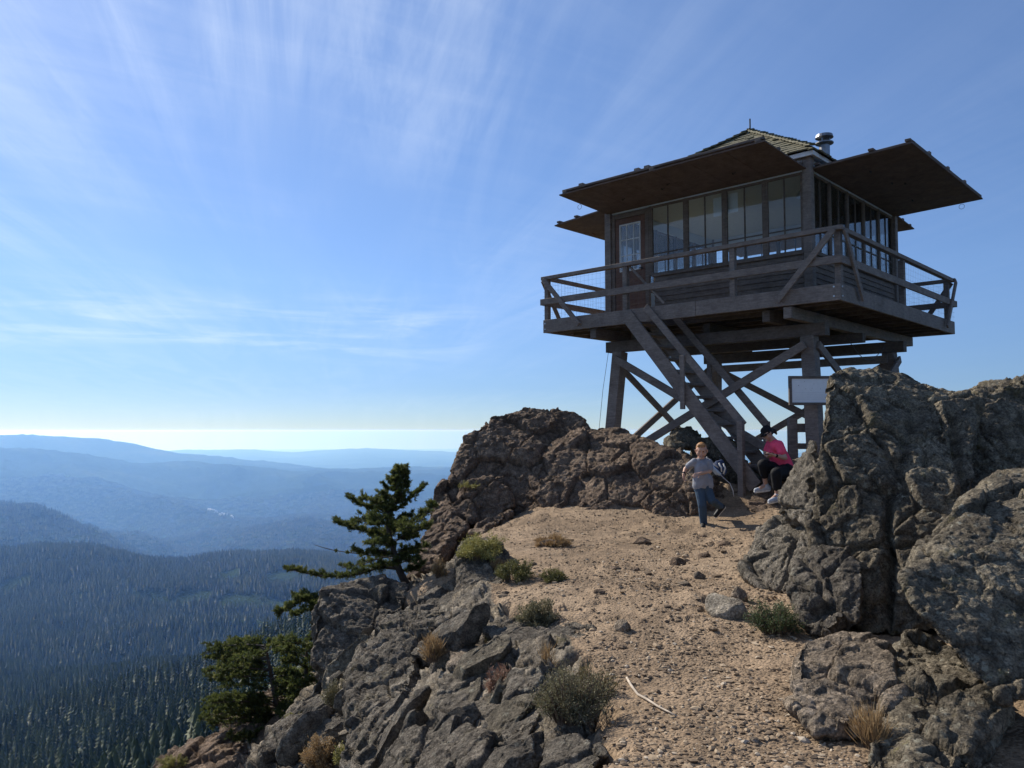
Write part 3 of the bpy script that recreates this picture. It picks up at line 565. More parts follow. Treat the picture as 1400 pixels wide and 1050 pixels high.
# loose stones on the path
STN = [(878, 737, 26, 12, 'dark flat stone nearest the brown outcrop on the path'), (962, 757, 20, 8, 'dark low stone lying right of the middle of the path'), (925, 767, 22, 11, 'pair-topped dark stone in the middle of the path'),
 (955, 784, 18, 10, 'small angular stone above the pale boulder'), (840, 775, 18, 5, 'thin dark flat stone left of the path centre'), (868, 776, 14, 5, 'second thin flat stone, at the right end of a broken line of stones'),
 (935, 798, 20, 8, 'grey stone left of the pale boulder'), (994, 828, 56, 36, 'large pale cream stone on the right edge of the path'), (1012, 812, 24, 22, 'tan stone leaning behind the large pale cream stone'), (853, 857, 24, 16, 'dark crumbly stone standing alone left of the path centre'),
 (820, 812, 16, 6, 'small brown stone above the heather'), (990, 742, 24, 9, 'brown stone at the shade line below the boy'), (960, 733, 16, 7, 'little brown stone just below the feet of the boy'), (1100, 905, 22, 18, 'tan stone against the low layered rock'), (1030, 1010, 14, 8, 'small pale stone near the bottom of the path'),
 (752, 742, 30, 10, 'small earthy hump under a tuft of dry grass')]
def stone_mesh(sx_, sy_, sz_, seed, k=14, cut=.62):
    bm = bmesh.new(); bmesh.ops.create_icosphere(bm, subdivisions=5 if k == 11 else 4, radius=1); V = np.array([v.co[:] for v in bm.verts], np.float32); F = np.array([[v.index for v in f.verts] for f in bm.faces]); bm.free()
    n = V.copy(); r = np.random.default_rng(seed)
    for _ in range(k):
        d = r.normal(size=3); d /= np.linalg.norm(d); h = cut + .3 * r.random(); pr = V @ d; V = V - np.outer(np.maximum(pr - h, 0), d)
    V = V + n * ((.10 if k != 11 else .03) * fbm(n * 2.5 + seed, 4, seed, .6))[:, None]; return V * np.array([sx_, sy_, sz_]), F
def gpoint(px, py):
    """walk down the line of sight of a photo pixel until it meets the summit ground"""
    d = W(px, py, 1.0); Y = np.linspace(3., 18., 900); z = base_z(d[0] * Y, Y); k = np.argmax(d[2] * Y < z); return d * Y[k]
for i, (px, py, wpx, hpx, lab) in enumerate(STN):
    p = gpoint(px, py + hpx * .4); s = p[1] / FPX; V, F = stone_mesh(wpx * s * .62, wpx * s * .5, hpx * s * .8, 100 + i)
    o = mobj('loose_stone', npmesh('loose_stone', V, F, True), M_CREAM if 'cream stone on' in lab else M_TAN if ('pale' in lab or 'tan' in lab) else M_BROWN, loc=(p[0], p[1], gz1(p[0], p[1]) + hpx * s * .1)); o.rotation_euler = (0, 0, i * 1.3)
    tag(o, lab, 'stone', 'loose stones lying on the path')
def flank_point(px, py):
    d = W(px, py, 1.0); Y = np.linspace(3.4, 11., 400); z = ground_full(d[0] * Y, Y)[0]; hit = d[2] * Y < z; k = np.argmax(hit)
    return d * Y[k] if hit.any() else None
blocks()
# gravel, uncountable
def gravel():
    bv, bf = stone_mesh(1, 1, .7, 5); bm = bmesh.new(); bmesh.ops.create_icosphere(bm, subdivisions=1, radius=1); B = np.array([v.co[:] for v in bm.verts]); Fb = np.array([[v.index for v in f.verts] for f in bm.faces]); bm.free()
    n = 36000; r = rng; u = r.random(n); Y = 3.2 + 11 * u ** 1.7; e0 = np.interp(Y, EY, EX) - .9; e1 = np.interp(Y, [3, 6, 9, 12, 15], [2.2, 2.6, 2.9, 4.3, 4.5]); X = e0 + (e1 - e0) * r.random(n)
    cl = fbm(np.stack([X, Y, X * 0], 1) * 1.5, 3, 77); keep = (cl > -.15) | (r.random(n) < .35); X, Y = X[keep], Y[keep]; Z, m = ground_full(X, Y); q_ = m < .12; X, Y, Z = X[q_], Y[q_], Z[q_]; n = len(X)
    s = .0035 + .0115 * r.random(n) ** 4 + .025 * (r.random(n) > .992) * r.random(n); a = r.random(n) * 6.28; ca, sa = np.cos(a), np.sin(a)
    Bj = B[None] * (1 + .35 * r.normal(size=(n, len(B), 1)).clip(-1, 1)) * (np.stack([1 + r.random(n), 1 + .4 * r.random(n), .5 + .4 * r.random(n)], 1) * s[:, None])[:, None]
    x = Bj[..., 0] * ca[:, None] - Bj[..., 1] * sa[:, None] + X[:, None]; y = Bj[..., 0] * sa[:, None] + Bj[..., 1] * ca[:, None] + Y[:, None]; z = Bj[..., 2] + (Z + s * .25)[:, None]
    V = np.stack([x, y, z], -1).reshape(-1, 3); F = (Fb[None] + (np.arange(n) * len(B))[:, None, None]).reshape(-1, 3)
    me = npmesh('gravel', V, F, False); t_ = me.attributes.new('tone', 'FLOAT', 'POINT'); t_.data.foreach_set('value', np.repeat(r.random(n), len(B)).astype(np.float32))
    m_, t, b = mat('gravel_stone'); at = N_(t, 'ShaderNodeAttribute', attribute_name='tone')
    t.links.new(ramp(t, at.outputs['Fac'], [(0, (.11, .08, .055)), (.5, (.23, .165, .105)), (.88, (.33, .25, .165)), (1, (.46, .39, .30))]), b.inputs['Base Color']); b.inputs['Roughness'].default_value = .9
    o = mobj('gravel', me, m_); tag(o, 'loose gravel and grit scattered over the dirt path', 'gravel', kind='stuff')
gravel()
def stick():
    pts = [(857, 930), (863, 942), (872, 952), (885, 960), (900, 968), (912, 976), (926, 982)]; P = []
    for i, (x, y) in enumerate(pts): p = gpoint(x, y); P.append((p[0], p[1], gz1(p[0], p[1]) + .012 + .005 * (i % 2)))
    o0 = Vector(P[3]); mb = MB(); mb.tube([Vector(p) - o0 for p in P], [.007, .0085, .008, .0075, .006, .005, .0035], 8)
    o = mb.build('stick', plain('bleached_wood', (.44, .37, .29), .8, 0, .3), loc=o0, smooth=True); tag(o, 'bleached crooked stick lying on the gravel of the path', 'stick')
stick()

# ------------------------------------------------------------------ lookout tower (local frame: x along the front edge, y away, z=0 at the deck)
TO = Vector((5.1876, 12.505, 2.324)); TRZ = -.7606
tower = empty('lookout_tower', (TO.x, TO.y, -1.3), TRZ)
tag(tower, 'old timber fire lookout tower with a glazed cabin, open shutters and railed deck on stilts', 'lookout tower')
OFF = TO.z + 1.3
class TB(MB):
    def build(s, name, mat_, parent=None, **k):
        parent = parent or tower
        if parent is tower: return super().build(name, mat_, parent, loc=(0, 0, OFF), **k)
        return super().build(name, mat_, parent, **k)
def tw(name, f, mat_, parent=None, bevel=.006, **k):
    b = TB(); f(b); return b.build(name, mat_, parent, bevel=bevel, **k)
DX, DY = -6.25, 6.28; CX0, CX1, CY0, CY1 = -5.087, -.817, .80, 5.07
# deck
def f(b):
    n = 44; w_ = DY / n
    for i in range(n):
        y0 = i * w_; 
        if y0 < .82: segs = [(DX, -4.12), (-3.2, 0)] if y0 + w_ > .06 else [(DX, 0)]
        else: segs = [(DX, 0)]
        for a, c in segs: b.box(a + .04, c - .04, y0 + .006 + (.04 if i == 0 else 0), y0 + w_ - .006 - (.04 if i == n - 1 else 0), -.045, -.003)
tw('deck_boards', f, M_WOODD, bevel=0)
for nm, bx in (('rim_board', (DX, -2.6, -.002, .045, -.275, 0)), ('rim_board', (-2.595, 0, .0, .045, -.27, 0)), ('rim_board', (DX, 0, DY - .045, DY, -.27, 0)),
               ('rim_board', (-.045, 0, .047, 3.3, -.272, 0)), ('rim_board', (-.045, -.002, 3.305, DY - .047, -.27, 0)), ('rim_board', (DX, DX + .045, .047, DY - .047, -.27, 0))):
    tw(nm, lambda b: b.box(*bx), M_WOOD)
for i in range(11):
    y = .45 + i * .53
    if y < .85: tw('joist', lambda b: (b.box(DX + .05, -4.15, y, y + .05, -.25, -.05), b.box(-3.15, -.05, y, y + .05, -.25, -.05)), M_WOODD)
    else: tw('joist', lambda b: b.box(DX + .05, -.05, y, y + .05, -.25, -.05), M_WOODD)
for x, y0, y1 in ((-.9, -.0, 6.22), (-1.35, .15, 3.6), (-5.0, .05, 6.22), (-4.6, .9, 6.0), (-2.95, .95, 5.8)):
    tw('girder', lambda b: b.box(x - .07, x + .07, y0 + .05, y1, -.475, -.277), M_WOOD if x == -.9 else M_WOODD)
for y in (.95, 4.95): tw('cap_beam', lambda b: b.box(-5.25, -.6, y - .1, y + .1, -.70, -.48), M_WOODD)
tw('cross_beam', lambda b: b.box(-5.35, -.7, 2.85, 3.0, -.66, -.48), M_WOODD)
LEGS = {'L': ((-4.95, .95), (-5.2, .75)), 'N': ((-.92, .95), (-.72, .75)), 'R': ((-.92, 4.95), (-.7, 5.2)), 'B': ((-4.98, 4.95), (-5.2, 5.2))}
ZB = -4.3
def leg(k, z): (a, b), (c, d) = LEGS[k]; t = (-.7 - z) / 3.2; return Vector((a + (c - a) * t, b + (d - b) * t, z))
for k in LEGS: tw('leg', lambda b: b.bar(leg(k, -.70), leg(k, ZB), .235, .235, side=(1, 0, 0)), M_WOOD)
for p, q, off in (('L', 'N', (0, -.15, 0)), ('B', 'R', (0, .15, 0)), ('L', 'B', (-.15, 0, 0)), ('N', 'R', (.15, 0, 0))):
    for s_, (za, zb) in enumerate(((-.85, -3.1), (-3.1, -.85))):
        o_ = Vector(off) * (1 if s_ == 0 else 1.32); a = leg(p, za) + o_; c = leg(q, zb) + o_
        tw('cross_brace', lambda b: b.bar(a, c, .05, .15, side=off), M_WOOD)
for p, q, off in (('B', 'R', (0, -.15, 0)),): tw('cross_brace', lambda b: b.bar(leg(p, -.85) + Vector(off), leg(q, -.85) + Vector(off), .05, .17, side=off), M_WOOD)
# knee plates and bolts on the corner
for x_, y_, z_ in ((-.1, 0, -.05), (-.1, 0, -.2), (DX + .06, 0, -.08), (DX + .06, 0, -.2)): tw('bolt', lambda b: b.tube([(x_, -.012, z_), (x_, .01, z_)], .014, 8), M_METAL, bevel=0)
for z_ in (-.05, -.2): tw('bolt', lambda b: b.tube([(.012, .07, z_), (-.01, .07, z_)], .014, 8), M_METAL, bevel=0)
# railing
RH, MH = .89, .38
railing = empty('railing', (0, 0, OFF), 0, tower)
def rp(name, f, mat_=M_WOOD, bevel=.005): b = MB(); f(b); return b.build(name, mat_, railing, bevel=bevel)
sides = [((DX, 0), (0, 0), (0, -1)), ((0, 0), (0, DY), (1, 0)), ((0, DY), (DX, DY), (0, 1)), ((DX, DY), (DX, 0), (-1, 0))]
for i, ((x0, y0), (x1, y1), (nx, ny)) in enumerate(sides):
    d = Vector((x1 - x0, y1 - y0, 0)).normalized(); n = Vector((nx, ny, 0)); A = Vector((x0, y0, 0)); B = Vector((x1, y1, 0))
    lift = .002 * i
    rp('top_rail', lambda b: b.bar(A - n * .03 + Vector((0, 0, RH + lift)) - d * (.05 if i % 2 == 0 else 0), B - n * .03 + Vector((0, 0, RH + lift)) + d * (.05 if i % 2 == 0 else -.06), .10, .075))
    rp('mid_rail', lambda b: b.bar(A + n * .022 + Vector((0, 0, MH)) - d * (.05 if i % 2 == 0 else 0), B + n * .022 + Vector((0, 0, MH)) + d * (.05 if i % 2 == 0 else 0), .04, .13))
    L = (B - A).length
    for t in ((.012, .335, .70) if i == 0 else (.018, .50) if i == 1 else (.02, .5)):
        c = A + d * L * t - n * .06; rp('post', lambda b: b.box(c.x - .05, c.x + .05, c.y - .05, c.y + .05, 0, RH - .035))
    for s_ in (0, 1):
        P = A if s_ == 0 else B; dd = d if s_ == 0 else -d; r = 1.02 if i == 0 else .8
        rp('corner_brace', lambda b: b.bar(P + n * .066 + dd * .06 + Vector((0, 0, RH - .03)), P + n * .066 + dd * r + Vector((0, 0, -.19)), .04, .10, side=n))
    if i == 0:
        rp('stay_rod', lambda b: b.bar(A + d * 2.15 - n * .05 + Vector((0, 0, RH)), A + d * 3.0 + n * .0 + Vector((0, 0, .03)), .03, .045))
    def f(b):
        k = int(L / .1)
        for j in range(1, k): q = A + d * L * j / k - n * .005; b.tube([q + Vector((0, 0, .01)), q + Vector((0, 0, RH - .04))], .0013, 3, False)
        for j in range(1, 9): z = .1 * j; b.tube([A - n * .0 + Vector((0, 0, z)), B + Vector((0, 0, z))], .0013, 3, False)
    rp('wire_mesh', f, M_WIRE, 0)

# cabin
cab = empty('cabin', (0, 0, OFF), 0, tower)
def cb(name, f, mat_, parent=None, bevel=.004): b = MB(); f(b); return b.build(name, mat_, parent or cab, bevel=bevel)
SILL, HEAD, TOP = .74, 2.18, 2.42
cb('floor', lambda b: b.box(CX0 + .05, CX1 - .05, CY0 + .05, CY1 - .05, .004, .03), plain('floor_paint', (.6, .56, .5), .6, 0, .1))
cb('ceiling', lambda b: b.box(CX0 + .03, CX1 - .03, CY0 + .03, CY1 - .03, 2.40, 2.43), M_CEIL)
CW = [((CX0, CY0), (CX1, CY0), (0, -1), 'front'), ((CX1, CY0), (CX1, CY1), (1, 0), 'right'), ((CX1, CY1), (CX0, CY1), (0, 1), 'back'), ((CX0, CY1), (CX0, CY0), (-1, 0), 'left')]
def rowbox(b, A, d, n, s0, s1, o0, o1, z0, z1):
    """box along a wall: s = run, o = outward offset"""
    p = [A + d * s0 + n * o0, A + d * s1 + n * o1]; b.box(min(p[0].x, p[1].x), max(p[0].x, p[1].x), min(p[0].y, p[1].y), max(p[0].y, p[1].y), z0, z1)
for (x0, y0), (x1, y1), nn, nm in CW:
    A = Vector((x0, y0, 0)); B = Vector((x1, y1, 0)); d = (B - A).normalized(); n = Vector((*nn, 0)); L = 4.27; front = nm == 'front'
    s_start = 1.02 if front else .0
    def f(b):
        k = 7; h = (SILL - .03) / k
        for j in range(k):
            z0 = .02 + j * h; q0 = s_start + .10 if front else .10
            p = [A + d * q0, A + d * (L - .10)]
            lo = [(pp + n * .032) for pp in p]; hi = [(pp + n * .012) for pp in p]; bk = [(pp - n * .03) for pp in p]
            Vv = [lo[0] + Vector((0, 0, z0)), lo[1] + Vector((0, 0, z0)), hi[1] + Vector((0, 0, z0 + h)), hi[0] + Vector((0, 0, z0 + h)),
                  bk[0] + Vector((0, 0, z0)), bk[1] + Vector((0, 0, z0)), bk[1] + Vector((0, 0, z0 + h)), bk[0] + Vector((0, 0, z0 + h))]
            b.add(Vv, [(0, 1, 2, 3), (4, 7, 6, 5), (0, 4, 5, 1), (3, 2, 6, 7), (0, 3, 7, 4), (1, 5, 6, 2)])
    wl = cb('wall', f, M_SIDING, bevel=0)
    cb('header', lambda b: rowbox(b, A, d, n, .075, L - .075, -.035, .02, HEAD, TOP - .02), M_INT if not front else M_INT)
    cb('inner_lining', lambda b: rowbox(b, A, d, n, s_start + .1, L - .1, -.05, -.034, .03, SILL - .02), M_INT)
    cb('sill', lambda b: rowbox(b, A, d, n, s_start + (.06 if front else .08), L - .08, -.06, .06, SILL - .012, SILL + .03), M_SIDING)
    if front: edges = [1.02, 1.84, 2.67, 3.475, 4.19]; cols = 2
    else: edges = [.06 + i * (4.15 / 5) for i in range(6)]; cols = 2
    for i in range(len(edges) - 1):
        a, c = edges[i], edges[i + 1]; wn = empty('window', (0, 0, 0), 0, cab)
        def f(b):
            mw = .055 if front else .045
            rowbox(b, A, d, n, a + .012, a + mw, -.02, .026, SILL + .03, HEAD); rowbox(b, A, d, n, c - mw, c - .012, -.02, .026, SILL + .03, HEAD)
            rowbox(b, A, d, n, a + mw, c - mw, -.02, .024, HEAD - .045, HEAD - .002); rowbox(b, A, d, n, a + mw, c - mw, -.02, .024, SILL + .032, SILL + .07)
        cb('frame', f, M_SIDING, wn)
        def f(b):
            cl = 2 if front else cols
            for k in range(1, cl): q = a + .05 + (c - a - .10) * k / cl; rowbox(b, A, d, n, q - .011, q + .011, -.008, .014, SILL + .07, HEAD - .045)
            for z in ((1.20,) if front else (1.20,)): rowbox(b, A, d, n, a + .05, c - .05, -.006, .012, z - .011, z + .011)
        cb('glazing_bar', f, M_WOODD, wn, 0)
        cb('pane', lambda b: rowbox(b, A, d, n, a + .04, c - .04, -.003, .001, SILL + .05, HEAD - .02), M_GLASS, wn, 0)
    def f(b):
        for q in edges[(0 if front else 1):-1]: rowbox(b, A, d, n, q - .025, q + .025, -.05, .034, SILL + .03, HEAD)
    cb('mullion', f, M_SIDING)
for x, y in ((CX0, CY0), (CX1, CY0), (CX1, CY1), (CX0, CY1)): cb('corner_post', lambda b: b.box(x - .075, x + .075, y - .075, y + .075, .0, TOP), M_WOOD)
# door
dr = empty('door', (0, 0, 0), 0, cab); A = Vector((CX0, CY0, 0))
cb('door_panel', lambda b: (b.box(CX0 + .17, CX0 + .90, .775, .815, .04, .93), b.box(CX0 + .17, CX0 + .27, .775, .815, .931, 2.05), b.box(CX0 + .80, CX0 + .90, .775, .815, .931, 2.05), b.box(CX0 + .271, CX0 + .799, .775, .815, 1.93, 2.05)), M_RED, dr)
def f(b):
    x0, x1, z0, z1 = CX0 + .275, CX0 + .795, .935, 1.925
    for a in ((x0, x0 + .025), (x1 - .025, x1)): b.box(a[0], a[1], .765, .80, z0, z1)
    b.box(x0 + .025, x1 - .025, .765, .80, z0, z0 + .025); b.box(x0 + .025, x1 - .025, .765, .80, z1 - .025, z1)
    for k in (1, 2): b.box(x0 + (x1 - x0) * k / 3 - .009, x0 + (x1 - x0) * k / 3 + .009, .772, .795, z0 + .026, z1 - .026); 
    for k in (1, 2): b.box(x0 + .026, x1 - .026, .774, .793, z0 + (z1 - z0) * k / 3 - .009, z0 + (z1 - z0) * k / 3 + .009)
cb('door_window', f, M_WHITE, dr)
cb('pane', lambda b: b.box(CX0 + .285, CX0 + .785, .781, .785, .95, 1.91), M_GLASS, dr, 0)
cb('door_frame', lambda b: (b.box(CX0 + .08, CX0 + .16, .76, .83, .0, 2.16), b.box(CX0 + .91, CX0 + 1.0, .76, .83, .0, 2.16), b.box(CX0 + .161, CX0 + .909, .765, .83, 2.06, 2.16)), M_SIDING, dr)
cb('handle', lambda b: b.tube([(CX0 + .84, .77, .95), (CX0 + .84, .72, .95), (CX0 + .80, .715, .95)], .014, 8), M_DMETAL, dr, 0)
# things inside seen through the glass
cb('stove', lambda b: (b.box(-1.5, -1.1, 4.1, 4.6, .15, .75), b.tube([(-1.3, 4.3, .75), (-1.3, 4.3, 2.4)], .07, 12)), M_DMETAL, cab)
cb('bunk', lambda b: (b.box(-4.9, -3.9, 3.0, 4.9, .3, .62),), M_PAPER, cab)
cb('desk', lambda b: (b.box(-1.4, -.95, 1.6, 3.4, .68, .74), b.box(-1.38, -1.32, 1.65, 1.7, .03, .68), b.box(-1.38, -1.32, 3.3, 3.36, .03, .68)), M_SIDING, cab)
cb('fire_finder', lambda b: (b.box(-3.2, -2.7, 2.7, 3.2, .03, .95), b.tube([(-2.95, 2.95, .95), (-2.95, 2.95, 1.0)], .3, 20), b.bar((-2.95, 2.72, 1.0), (-2.95, 2.72, 1.25), .03, .01)), M_SIDING, cab)
cb('notice', lambda b: (b.box(-2.69, -2.47, .86, .866, 1.72, 2.08), b.box(-2.40, -2.18, .86, .866, 1.73, 2.1)), M_PAPER, cab)
cb('hanging_lamp', lambda b: (b.tube([(-1.3, 1.6, 2.4), (-1.3, 1.6, 2.1)], .004, 6), b.tube([(-1.3, 1.6, 2.1), (-1.3, 1.6, 2.04), (-1.3, 1.6, 1.97)], [.02, .06, .08], 12)), M_METAL, cab)
# roof
roof = empty('roof', (0, 0, OFF), 0, tower)
CXm, CYm = (CX0 + CX1) / 2, (CY0 + CY1) / 2; EV, EZ, AZ_ = 2.30, 2.47, 3.98
def f(b):
    e = EV - .02
    b.add([(CXm - e, CYm - e, EZ - .02), (CXm + e, CYm - e, EZ - .02), (CXm + e, CYm + e, EZ - .02), (CXm - e, CYm + e, EZ - .02), (CXm, CYm, AZ_ - .03)], [(0, 1, 4), (1, 2, 4), (2, 3, 4), (3, 0, 4), (3, 2, 1, 0)])
b = MB(); f(b); b.build('roof_deck', M_WOODD, roof)
def f(b):
    r = random.Random(4); nc = 17; sl = math.hypot(EV, AZ_ - EZ)
    for s_ in range(4):
        ca, sa = round(math.cos(s_ * math.pi / 2)), round(math.sin(s_ * math.pi / 2))
        def T(u, q, h):   # u along eave, q distance up slope 0..1, h off the surface
            e = EV * (1 - q) + .03; nx = (AZ_ - EZ) / sl; nz = EV / sl
            x, y, z = u, -e - h * nx, EZ + (AZ_ - EZ) * q + h * nz; return (CXm + x * ca - y * sa, CYm + x * sa + y * ca, z)
        for c in range(nc):
            q0 = c / nc - .008 * r.random(); q1 = min(1., (c + 1.6) / nc); hw = EV * (1 - q0) + .03; u = -hw
            while u < hw - .02:
                wd = min(r.uniform(.08, .20), hw - u); j = r.uniform(-.012, .01); lift = r.uniform(.012, .034) + (.03 * r.random() if r.random() > .93 else 0)
                hw1 = EV * (1 - q1) + .03; a0, a1 = u + .003, u + wd - .003; k = hw1 / hw if abs(u) > hw1 - .2 else 1
                b.add([T(a0, q0 + j, lift + .012), T(a1, q0 + j, lift + .012), T(a1 * k, q1, .012), T(a0 * k, q1, .012), T(a0, q0 + j, lift - .012), T(a1, q0 + j, lift - .012), T(a1 * k, q1, -.002), T(a0 * k, q1, -.002)],
                      [(0, 1, 2, 3), (4, 7, 6, 5), (0, 4, 5, 1), (0, 3, 7, 4), (1, 5, 6, 2), (3, 2, 6, 7)])
                u += wd
b = MB(); f(b); b.build('shingles', M_SHING, roof)
def f(b):
    r = random.Random(9)
    for sx_, sy_ in ((-1, -1), (1, -1), (1, 1), (-1, 1)):
        for k in range(20):
            q = k / 20; q2 = q + .075; e = EV * (1 - q) + .04; e2 = EV * (1 - q2) + .02; z = EZ + (AZ_ - EZ) * q
            b.bar((CXm + sx_ * e, CYm + sy_ * e, z + .06 + r.uniform(0, .02)), (CXm + sx_ * e2, CYm + sy_ * e2, EZ + (AZ_ - EZ) * q2 + .045), .17, .02)
b = MB(); f(b); b.build('hip_cap', M_SHING, roof)
def f(b):
    e = EV + .0
    for s_ in range(4):
        ca, sa = round(math.cos(s_ * math.pi / 2)), round(math.sin(s_ * math.pi / 2)); l = e if s_ % 2 == 0 else e - .031
        P = lambda x, y: (CXm + x * ca - y * sa, CYm + x * sa + y * ca); (xa, ya), (xb, yb) = P(-l, -e), P(l, -e + .03)
        b.box(min(xa, xb), max(xa, xb), min(ya, yb), max(ya, yb), TOP - .03, EZ - .005)
b = MB(); f(b); b.build('fascia', M_WHITE, roof)
b = MB(); b.box(CXm - EV + .035, CXm + EV - .035, CYm - EV + .035, CYm + EV - .035, TOP + .012, TOP + .022); b.build('soffit', M_INT, roof)
b = MB(); b.tube([(CXm, CYm, AZ_ - .1), (CXm, CYm, AZ_ - .02), (CXm, CYm, AZ_ + .07)], [.20, .11, .015], 12); b.build('roof_cap', plain('pale_metal', (.62, .58, .45), .5, .3, .1), roof)
b = MB(); b.tube([(CXm, CYm, AZ_ + .05), (CXm, CYm, AZ_ + .32)], .016, 8); b.build('lightning_rod', M_DMETAL, roof)
ch = empty('chimney', (0, 0, 0), 0, roof); CHX, CHY = -1.08, 2.2
b = MB(); b.tube([(CHX, CHY, 2.55), (CHX, CHY, 3.12)], .095, 20); b.build('pipe', M_FLUE, ch, smooth=False)
b = MB(); b.tube([(CHX, CHY, 3.06), (CHX, CHY, 3.09), (CHX, CHY, 3.11), (CHX, CHY, 3.12)], [.10, .165, .165, .10], 20); b.tube([(CHX, CHY, 3.19), (CHX, CHY, 3.205), (CHX, CHY, 3.26), (CHX, CHY, 3.30)], [.12, .165, .15, .02], 20)
for k in range(4): b.bar((CHX + .1 * math.cos(k * 1.57), CHY + .1 * math.sin(k * 1.57), 3.1), (CHX + .1 * math.cos(k * 1.57), CHY + .1 * math.sin(k * 1.57), 3.2), .02, .02)
b.build('cap', M_FLUE, ch)
# shutters held open as awnings
def shutter(hinge0, hinge1, out, zo, battens):
    h0 = Vector(hinge0); h1 = Vector(hinge1); o = Vector(out); d = (h1 - h0).normalized(); L = (h1 - h0).length; q = o + Vector((0, 0, zo)); up = d.cross(o.normalized()); up = up if up.z > 0 else -up
    s = empty('shutter', (0, 0, OFF), 0, tower)
    b = MB(); n = 6
    for k in range(n): a, c = k / n, (k + 1) / n; b.add([h0 + q * 0 + d * (L * a + .003), h0 + d * (L * c - .003), h0 + d * (L * c - .003) + q, h0 + d * (L * a + .003) + q] + [v + up * .022 for v in (h0 + d * (L * a + .003), h0 + d * (L * c - .003), h0 + d * (L * c - .003) + q, h0 + d * (L * a + .003) + q)], [(0, 3, 2, 1), (4, 5, 6, 7), (0, 1, 5, 4), (1, 2, 6, 5), (2, 3, 7, 6), (3, 0, 4, 7)])
    b.build('panel', M_SHUT, s)
    b = MB()
    for t in (.03, .5, .97): b.bar(h0 + d * L * t + up * .045, h0 + d * L * t + q * 1.0 + up * .045, .09, .045)
    for t in (.05, .6, .95): b.bar(h0 + q * t + up * .09 + d * .05, h0 + q * t + up * .09 + d * (L - .05), .09, .04)
    b.build('batten', M_WOODD, s, bevel=.004)
    b = MB()
    for t in battens: p = h0 + d * L * t + q * .98; b.bar(p + up * .12, p - q * .25 + up * .13, .10, .05)
    b.build('cleat', M_WOOD, s)
    b = MB()
    for t in (.2, .42, .47, .75): 
        p = h0 + d * L * t + q * (.45 + .1 * math.sin(t * 30)); b.tube([p - up * .005, p - up * .03, p - up * .03 + d * .03], .012, 6); b.tube([p + d * .05 - up * .004, p + d * .05 - up * .02], .01, 6)
    b.build('hook', M_DMETAL, s); return s
def ring(s, p):
    b = MB(); b.tube([Vector(p) + Vector((.05 * math.cos(a), 0, -.05 + .05 * math.sin(a))) for a in np.linspace(0, 6.28, 14)], .004, 5, False); b.build('eye_ring', M_WIRE, s)
s1 = shutter((CX0 - .02, CY0 - .04, 2.20), (CX1 + .0, CY0 - .04, 2.20), (0, -1.58, 0), .07, (.12, .42, .47)); ring(s1, (CX0 + .0, -.2, 2.22))
s2 = shutter((CX1 + .04, CY0 + .02, 2.20), (CX1 + .04, CY1 + .05, 2.20), (1.65, 0, 0), .05, (.25, .5, .75)); ring(s2, (.5, CY1 + .02, 2.22))
shutter((CX0 - .04, CY1 + .02, 2.30), (CX0 - .04, CY0 - .1, 2.30), (-1.4, 0, 0), -.10, (.2, .8)); shutter((CX0, CY1 + .04, 2.30), (CX1, CY1 + .04, 2.30), (0, 1.4, 0), -.10, (.2, .8))
tw('prop_arm', lambda b: (b.bar((-6.35, 1.9, 2.19), (-6.35, 1.9, 2.43), .05, .10), b.bar((-6.35, 1.9, 2.40), (-5.9, 1.9, 2.40), .05, .06), b.bar((-6.35, 1.9, 2.26), (-5.9, 1.9, 2.26), .05, .06)), M_RED)
tw('prop_arm', lambda b: b.box(.15, .24, 1.9, 2.9, 2.36, 2.58), M_WOOD)
# stairs
ST0, ST1 = Vector((-4.08, 0, -.10)), Vector((-1.62, 0, -3.10)); dS = (ST1 - ST0).normalized()
stairs = empty('staircase', (0, 0, OFF), 0, tower)
def sp(name, f, m_=M_WOOD, bevel=.005): b = MB(); f(b); return b.build(name, m_, stairs, bevel=bevel)
sp('stringer', lambda b: b.bar(ST0 + Vector((0, -.035, 0)), ST1 + Vector((.15, -.035, -.18)), .05, .26, side=(0, 1, 0)))
sp('stringer', lambda b: b.bar(ST0 + Vector((0, .76, 0)), ST1 + Vector((.15, .76, -.18)), .05, .26, side=(0, 1, 0)))
for k in range(12):
    p = ST0.lerp(ST1, (k + .6) / 12.2); sp('tread', lambda b: b.box(p.x - .13, p.x + .11, -.01, .735, p.z - .022, p.z + .022), M_WOOD)
for y in (-.06, .80):
    y_ = y; sp('handrail', lambda b: b.bar((-3.62, y_, .0 if y < 0 else -.0), (-1.66, y_, -2.24), .05, .13, side=(0, 1, 0)))
    sp('newel', lambda b: b.box(-1.74, -1.64, y_ - .05 + (-.05 if y < 0 else .05), y_ + .05 + (-.05 if y < 0 else .05), -3.75, -2.17))
    sp('baluster', lambda b: b.box(-2.86, -2.77, y_ - .075 if y < 0 else y_ + .027, y_ - .027 if y < 0 else y_ + .075, -1.95, -.98))
# guy cable by the left leg
tw('guy_cable', lambda b: b.tube([(-5.12, .80, -.6), (-5.20, .68, -1.5), (-5.28, .6, -2.6)], .0045, 6), M_DMETAL, bevel=0)
tw('cable_loop', lambda b: b.tube([Vector((-.75, 2.2 + 2.0 * t, -.62 - .35 * math.sin(math.pi * t))) for t in np.linspace(0, 1, 12)], .007, 6), M_DMETAL, bevel=0)

